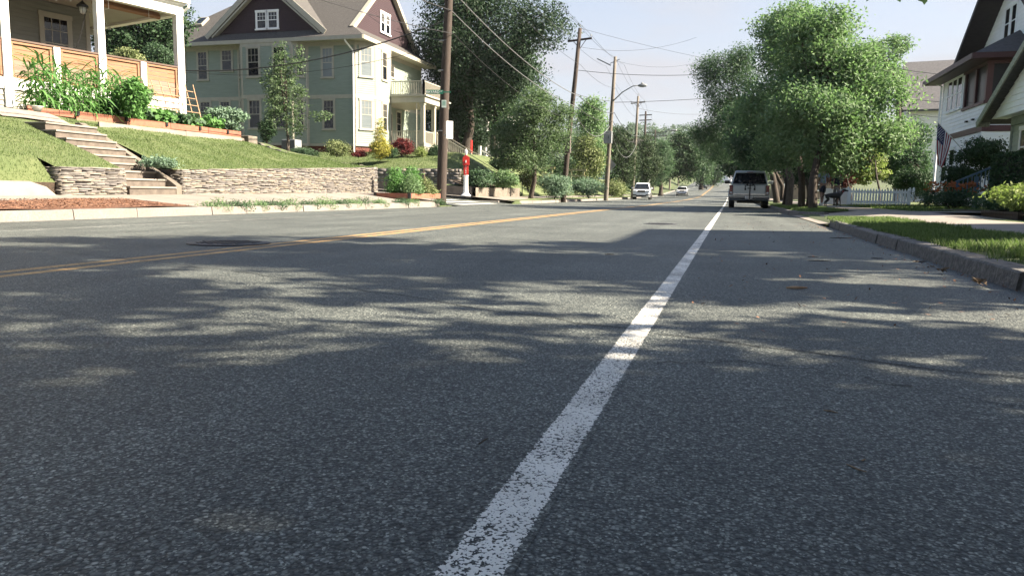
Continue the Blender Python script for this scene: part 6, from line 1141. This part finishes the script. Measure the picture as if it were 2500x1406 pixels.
# generic car seen mostly from the front (front points along -Y)
def car(name, label, loc, rz, L_, W_, H_, pm, suv=False, group=None, small=False):
    r = thing(name, label, 'car', loc, rz, group); h = W_/2; l = L_/2; gc = .24 if suv else .17; sh = .62*H_ if suv else .64*H_; hood = sh-.03
    out = [(-l, gc+.12), (-l+.02, .55*sh+gc*.3), (-l+.12, hood-.14), (-l+.95, hood), (l-.5, sh+.03), (l-.05, sh-.05), (l, gc+.2), (l-.15, gc), (-l+.15, gc)]
    mb = MB(); loftx(mb, out, lambda y, z: h-.02-(.06 if z > sh*.85 else 0)-(.12 if abs(y) > l-.06 else 0)-(.04 if z < gc+.05 else 0)); obj('body', mb, pm, r, bevel=.06)
    g0 = -l+.95+(.0 if suv else .15); top = H_; cw = lambda y, z: h-.08-.20*max(0, (z-sh)/(top-sh)); gh = [(g0, hood-.02), (g0+.75, top-.06), (g0+1.0, top), (l-(.45 if suv else 1.25), top-.03), (l-(.12 if suv else .55), sh)]
    mb = MB(); loftx(mb, gh, cw); obj('cabin', mb, pm, r, bevel=.045)
    mb = MB(); A = (g0+.04, hood+.04); B = (g0+.69, top-.11); o = Vector((0, -.03, .014)); mb.prism([Vector((-cw(0, A[1])+.07, *A)), Vector((cw(0, A[1])-.07, *A)), Vector((cw(0, B[1])-.08, *B)), Vector((-cw(0, B[1])+.08, *B))], (0, -.02, .016)); obj('windscreen', mb, m_glass, r)
    for s in (-1, 1):
        for (y0, y1, t0, t1) in ((g0+.35, g0+1.55, g0+.95, g0+1.5), (g0+1.65, g0+2.5, g0+1.62, g0+2.3)):
            mb = MB(); z0, z1 = sh+.05, top-.12; p = [(s*(cw(0, z0)+.002), y0, z0), (s*(cw(0, z0)+.002), y1, z0), (s*(cw(0, z1)+.004), t1, z1), (s*(cw(0, z1)+.004), t0, z1)]; mb.prism([Vector(v) for v in p], (s*.008, 0, 0)); obj('side_window', mb, m_glass, r)
        mb = MB(); mb.obox((s*(h-.26), -l+.10, hood-.19), (.19, 0, 0), (0, .09, 0), (0, 0, .085)); obj('headlight', mb, m_lens, r, bevel=.03)
        mb = MB(); mb.obox((s*(h+.06), g0+.55, sh+.10), (.10, 0, 0), (0, .05, 0), (0, 0, .07)); mb.bar((s*(h-.1), g0+.58, sh+.04), (s*(h+.02), g0+.56, sh+.08), .04, .04); obj('wing_mirror', mb, pm, r, bevel=.02)
        mb = MB(); mb.obox((s*(h-.27), -l-.0, gc+.22), (.17, 0, 0), (0, .03, 0), (0, 0, .055)); obj('fog_lamp_recess', mb, m_black, r)
        for y in (-l+.85, l-.85): wheel(r, s*(h-.12), y, .34 if suv else .31, .2)
    mb = MB(); mb.box(-.38, .38, -l-.0, -l+.1, hood-.30, hood-.10); gr = obj('grille', mb, m_black, r, bevel=.02); mb = MB(); mb.box(-.38, .38, -l-.015, -l+.02, hood-.215, hood-.185); obj('grille_bar', mb, m_chrome, gr)
    mb = MB(); mb.box(-.5, .5, -l-.01, -l+.08, gc+.06, gc+.20); obj('lower_intake', mb, m_black, r); mb = MB(); mb.box(-.16, .16, -l-.03, -l+.0, gc+.24, gc+.35); obj('licence_plate', mb, m_flagw, r)
    if suv:
        mb = MB(); [mb.bar((s*(h-.30), g0+1.1, top+.03), (s*(h-.30), l-.6, top+.01), .035, .03) for s in (-1, 1)]; obj('roof_rail', mb, m_black, r)
    return r
q = at(1562, 486, 75); car('white_wagon', 'white compact wagon parked facing the camera by the far left kerb', (q.x, q.y+2.2, zr(q.y)), R(3), 4.5, 1.8, 1.68, m_wpaint, True)
q = at(1663, 480, 118); car('white_sedan', 'white sedan farther down the left side facing the camera', (q.x, q.y+2.2, zr(q.y)), R(2), 4.6, 1.78, 1.42, m_wpaint)
q = at(1716, 466, 165); car('dark_car', 'small dark car parked far down on the left beyond the sedan', (q.x, q.y, zr(q.y)), R(0), 4.5, 1.8, 1.45, m_dkpaint)
q = at(1738, 461, 195); car('dark_car', 'distant blue grey car travelling in front of the white van', (q.x, q.y, zr(q.y)), R(0), 4.5, 1.8, 1.45, mat('blue_grey_paint', (.12,.17,.21), rough=.3, coat=.8))
q = at(1762, 458, 215); r = thing('white_van', 'white van crossing the end of the road seen from its side', 'van', (q.x, q.y, zr(q.y)), R(82)); mb = MB(); loftx(mb, [(-2.6, .35), (-2.65, .95), (-2.0, 1.15), (-1.5, 1.95), (2.6, 2.05), (2.65, .35)], lambda y, z: .95-.1*max(0, z-1.2)); obj('body', mb, m_wpaint, r, bevel=.06)
for s in (-1, 1): mb = MB(); mb.prism([(s*.91, -1.85, 1.2), (s*.91, -.9, 1.2), (s*.88, -.9, 1.7), (s*.88, -1.5, 1.7)], (s*.02, 0, 0)); obj('side_window', mb, m_glass, r); wheel(r, s*.82, -1.7, .34); wheel(r, s*.82, 1.7, .34)
for k, (px, py, D) in enumerate([(1778, 440, 262), (1760, 437, 285), (1789, 434, 300)]): q = at(px, py, D); car('dark_car', ['tiny far car by the white building at the road end', 'tiny far car left of the white building at the road end', 'farthest tiny car near the top of the hill'][k], (q.x, q.y, zr(q.y)), R(90), 4.5, 1.8, 1.45, m_dkpaint if k != 1 else m_wpaint)
# ================================================================ PEOPLE AND DOG
def skin(name, chains, mt, parent, sub=1, smooth=True):
    """chains: list of [(pos, radius), ...]; the first vertex of each later chain may repeat an existing joint"""
    V = []; E = []; Rr = []; idx = {}
    for ch in chains:
        prev = None
        for p, r in ch:
            k = tuple(round(c, 4) for c in p)
            if k not in idx: idx[k] = len(V); V.append(p); Rr.append(r)
            i = idx[k]
            if prev is not None and prev != i: E.append((prev, i))
            prev = i
    me = bpy.data.meshes.new(name); me.from_pydata(V, E, []); o = bpy.data.objects.new(name, me); COL.objects.link(o)
    m = o.modifiers.new('skin', 'SKIN'); m.use_smooth_shade = smooth; m.branch_smoothing = .3
    for i, d in enumerate(me.skin_vertices[0].data): d.radius = Rr[i] if hasattr(Rr[i], '__len__') else (Rr[i], Rr[i]); d.use_root = (i == 0)
    s = o.modifiers.new('sub', 'SUBSURF'); s.levels = sub; s.render_levels = sub
    dg = bpy.context.evaluated_depsgraph_get(); dg.update(); me2 = bpy.data.meshes.new_from_object(o.evaluated_get(dg)); bpy.data.objects.remove(o); me2.name = name; me2.materials.clear(); me2.materials.append(mt)
    for p in me2.polygons: p.use_smooth = True
    n = bpy.data.objects.new(name, me2); return put(n, parent)
def hand(c, d, fwd, sx):
    """five finger chains from wrist c along d; fwd = palm side, sx = thumb side sign"""
    d, fwd = Vector(d).normalized(), Vector(fwd).normalized(); w = d.cross(fwd)*sx; c = Vector(c); palm = c+d*.05; ch = [[(tuple(c), .024), (tuple(palm), (.036, .02))]]
    for k, l in enumerate((.066, .075, .070, .055)):
        b = palm+w*(.027-.018*k)+d*.02; ch.append([(tuple(palm), (.036, .02)), (tuple(b), .010), (tuple(b+d*l*.5+fwd*.012), .0088), (tuple(b+d*l*.85+fwd*.035), .0075)])
    t = c+d*.025+w*.02; ch.append([(tuple(palm), (.036, .02)), (tuple(t+w*.02), .012), (tuple(t+w*.035+d*.03+fwd*.015), .010), (tuple(t+w*.035+d*.05+fwd*.025), .008)]); return ch
def person(label, loc, rz, top, bottom, legs, arms, sleeve, shortleg, hair_long, hh=1.74, shoe=None, dress=False, group=None):
    """faces local -Y. legs: forward offsets of (left, right) feet; arms: ((elbow),(wrist)) per side"""
    r = thing('person', label, 'person', loc, rz, group); k = hh/1.74; P = lambda x, y, z: (x*k, y*k, z*k)
    pel, wa, ch, ne, hd = P(0, 0, .93), P(0, .01, 1.12), P(0, 0, 1.33), P(0, 0, 1.49), P(0, -.01, 1.56)
    body = [[(pel, (.15*k, .10*k)), (wa, (.125*k, .09*k)), (ch, (.155*k, .10*k)), (P(0, 0, 1.43), (.11*k, .075*k)), (ne, .052*k), (hd, .060*k), (P(0, -.015, 1.62), (.074*k, .088*k)), (P(0, -.005, 1.69), (.078*k, .092*k)), (P(0, 0, 1.735), (.05*k, .06*k))], [(P(0, -.015, 1.62), (.074*k, .088*k)), (P(0, -.105, 1.625), .014*k)]]
    for s in (-1, 1): body.append([(P(0, -.015, 1.62), (.074*k, .088*k)), (P(s*.083, .0, 1.635), .016*k)])
    feet = []
    for s, st in ((-1, legs[0]), (1, legs[1])):
        hip, kn, an = P(s*.09, 0, .88), P(s*.10, -st*.5-.03, .50), P(s*.10, -st, .09+max(0, -st)*.15); body.append([(pel, (.15*k, .10*k)), (hip, .09*k), (P(s*.097, -st*.25-.02, .70), .078*k), (kn, .056*k), (P(s*.10, -st*.75-.0, .33), .054*k), (an, .036*k), (P(s*.105, -st-.12, .035+max(0, -st)*.05), .035*k)]); feet.append((hip, kn, an, s, st))
    shs = []
    for s, (el, wr) in zip((-1, 1), arms):
        sh = P(s*.185, 0, 1.42); el = P(*el); wr = P(*wr); body.append([(P(0, 0, 1.43), (.11*k, .075*k)), (sh, .055*k), (el, .040*k), (wr, .027*k)]); d = Vector(wr)-Vector(el); 
        for h_ in hand(wr, d, (0, -1, .0), -s): body.append(h_)
        shs.append((sh, el, wr))
    skin('body', body, m_skin, r)
    sc_ = 1.16; tops = [[(P(0, 0, .90), (.165*k, .118*k)), (wa, (.145*k, .108*k)), (ch, (.172*k, .118*k)), (P(0, 0, 1.43), (.13*k, .09*k)), (P(0, 0, 1.475), (.065*k, .062*k))]]
    for sh, el, wr in shs:
        e = Vector(sh).lerp(Vector(el), min(1, sleeve)); c_ = [(P(0, 0, 1.43), (.13*k, .09*k)), (sh, .068*k), (tuple(e), .058*k)]
        if sleeve > 1: c_[-1] = (el, .052*k); c_.append((tuple(Vector(el).lerp(Vector(wr), .95)), .038*k))
        tops.append(c_)
    skin('shirt', tops, top, r)
    bt = [[(P(0, 0, .97), (.155*k, .108*k)), (pel, (.165*k, .115*k))]]
    for hip, kn, an, s, st in feet:
        if shortleg: bt.append([(pel, (.165*k, .115*k)), (hip, .102*k), (tuple(Vector(hip).lerp(Vector(kn), .86)), .088*k)])
        else: bt.append([(pel, (.165*k, .115*k)), (hip, .102*k), (kn, .068*k), (tuple(Vector(kn).lerp(Vector(an), .92)), .052*k)])
        mb = MB(); a = Vector(an); mb.obox(a+Vector((0, -.07, -.045)), (.045, 0, 0), (0, .135, 0), (0, 0, .038)); obj('shoe', mb, shoe or m_black, r, bevel=.02, smooth=True)
    skin('trousers', bt, bottom, r)
    hr = [[(P(0, .015, 1.735), (.076*k, .088*k)), (P(0, .03, 1.68), (.090*k, .088*k)), (P(0, .055, 1.60), (.075*k, .05*k))]]
    if hair_long: hr[0] += [(P(0, .075, 1.50), (.085*k, .04*k)), (P(0, .09, 1.38), (.07*k, .03*k))]
    skin('hair', hr, m_hair, r)
    mb = MB()
    for s in (-1, 1): mb.lathe([(.0, -.006), (.009, 0), (.0, .006)], P(s*.03, -.098, 1.645), 6)
    mb.box(-.022*k, .022*k, -.103*k, -.098*k, 1.572*k, 1.58*k); obj('eyes_and_mouth', mb, m_black, r); return r
hz = lambda q: hR(q.x, q.y)+.014
q = at(2006, 500, 35.5); person('person in a light blue t-shirt and dark shorts walking beside a street tree trunk', (q.x, q.y, hz(q)), R(200), m_tee, m_navy, (.22, -.2), (((-.27, .02, 1.17), (-.25, -.16, .98)), ((.26, .04, 1.16), (.25, -.02, .92))), .75, True, False, 1.80, m_white)
q = at(2040, 500, 35.8); person('person in a dark navy coat with a pale hood walking behind the black dog', (q.x, q.y, hz(q)), R(165), m_navy, m_grey, (-.15, .2), (((-.235, .03, 1.17), (-.23, -.06, .93)), ((.235, .02, 1.17), (.23, -.08, .93))), 2, False, True, 1.66)
pr = [o for o in COL.objects if o.name.startswith('person')][-1]; skin('hood', [[((0, .07, 1.44), (.12, .05)), ((0, .02, 1.43), (.13, .08)), ((0, .075, 1.36), (.08, .03))]], m_grey, pr)
q = at(2034, 503, 33.6); D_ = thing('dog', 'black dog on a lead standing on the footway facing the picket fence', 'dog', (q.x, q.y, hz(q)), R(-78)); S = 1.0   # dog faces local +Y
bd = [[((0, -.30, .50), (.085, .09)), ((0, -.12, .49), (.11, .125)), ((0, .08, .47), (.125, .155)), ((0, .22, .52), (.095, .115)), ((0, .34, .62), .075), ((0, .40, .70), .07), ((0, .46, .725), (.066, .068)), ((0, .54, .70), .036), ((0, .62, .685), .026)],
      [((0, -.30, .50), (.085, .09)), ((0, -.40, .50), .028), ((0, -.50, .40), .018), ((0, -.54, .28), .010)]]
for s in (-1, 1):
    f = .06*s
    bd.append([((0, .22, .52), (.095, .115)), ((s*.075, .21, .42), .055), ((s*.08, .19+f, .26), .034), ((s*.08, .21+f, .13), .024), ((s*.08, .21+f, .03), .024), ((s*.08, .26+f, .02), .022)])
    bd.append([((0, -.30, .50), (.085, .09)), ((s*.07, -.29, .42), .072), ((s*.08, -.22-f, .30), .045), ((s*.08, -.36-f, .17), .026), ((s*.08, -.34-f, .04), .023), ((s*.08, -.28-f, .02), .022)])
    bd.append([((0, .46, .725), (.062, .06)), ((s*.055, .43, .76), .022), ((s*.085, .42, .70), .014)])
skin('body', bd, m_dog, D_)
mb = MB(); mb.lathe([(.068, -.015), (.072, 0), (.068, .015)], (0, .355, .64), 14, 'y'); obj('collar', mb, m_red, D_)
a = at(2034, 484, 33.7); b = at(2010, 474, 35.3); wire('dog_lead', 'thin lead running from the black dog to the walker in the light blue t-shirt', a, b, .04, .008, cat='lead')

# ================================================================ HAZE
mb = MB(); mb.box(-900, 900, -40, 820, -1.5, 62); m, t, out = newmat('haze'); pv = N(t, 'ShaderNodeVolumePrincipled'); pv.inputs['Color'].default_value = (.86, .91, .97, 1); pv.inputs['Density'].default_value = .00012; pv.inputs['Anisotropy'].default_value = .2
t.links.new(pv.outputs[0], out.inputs['Volume']); o = obj('haze', mb, m, kind='stuff'); tag(o, 'pale summer haze in the air over the whole street', 'haze'); sc.cycles.volume_max_steps = 32
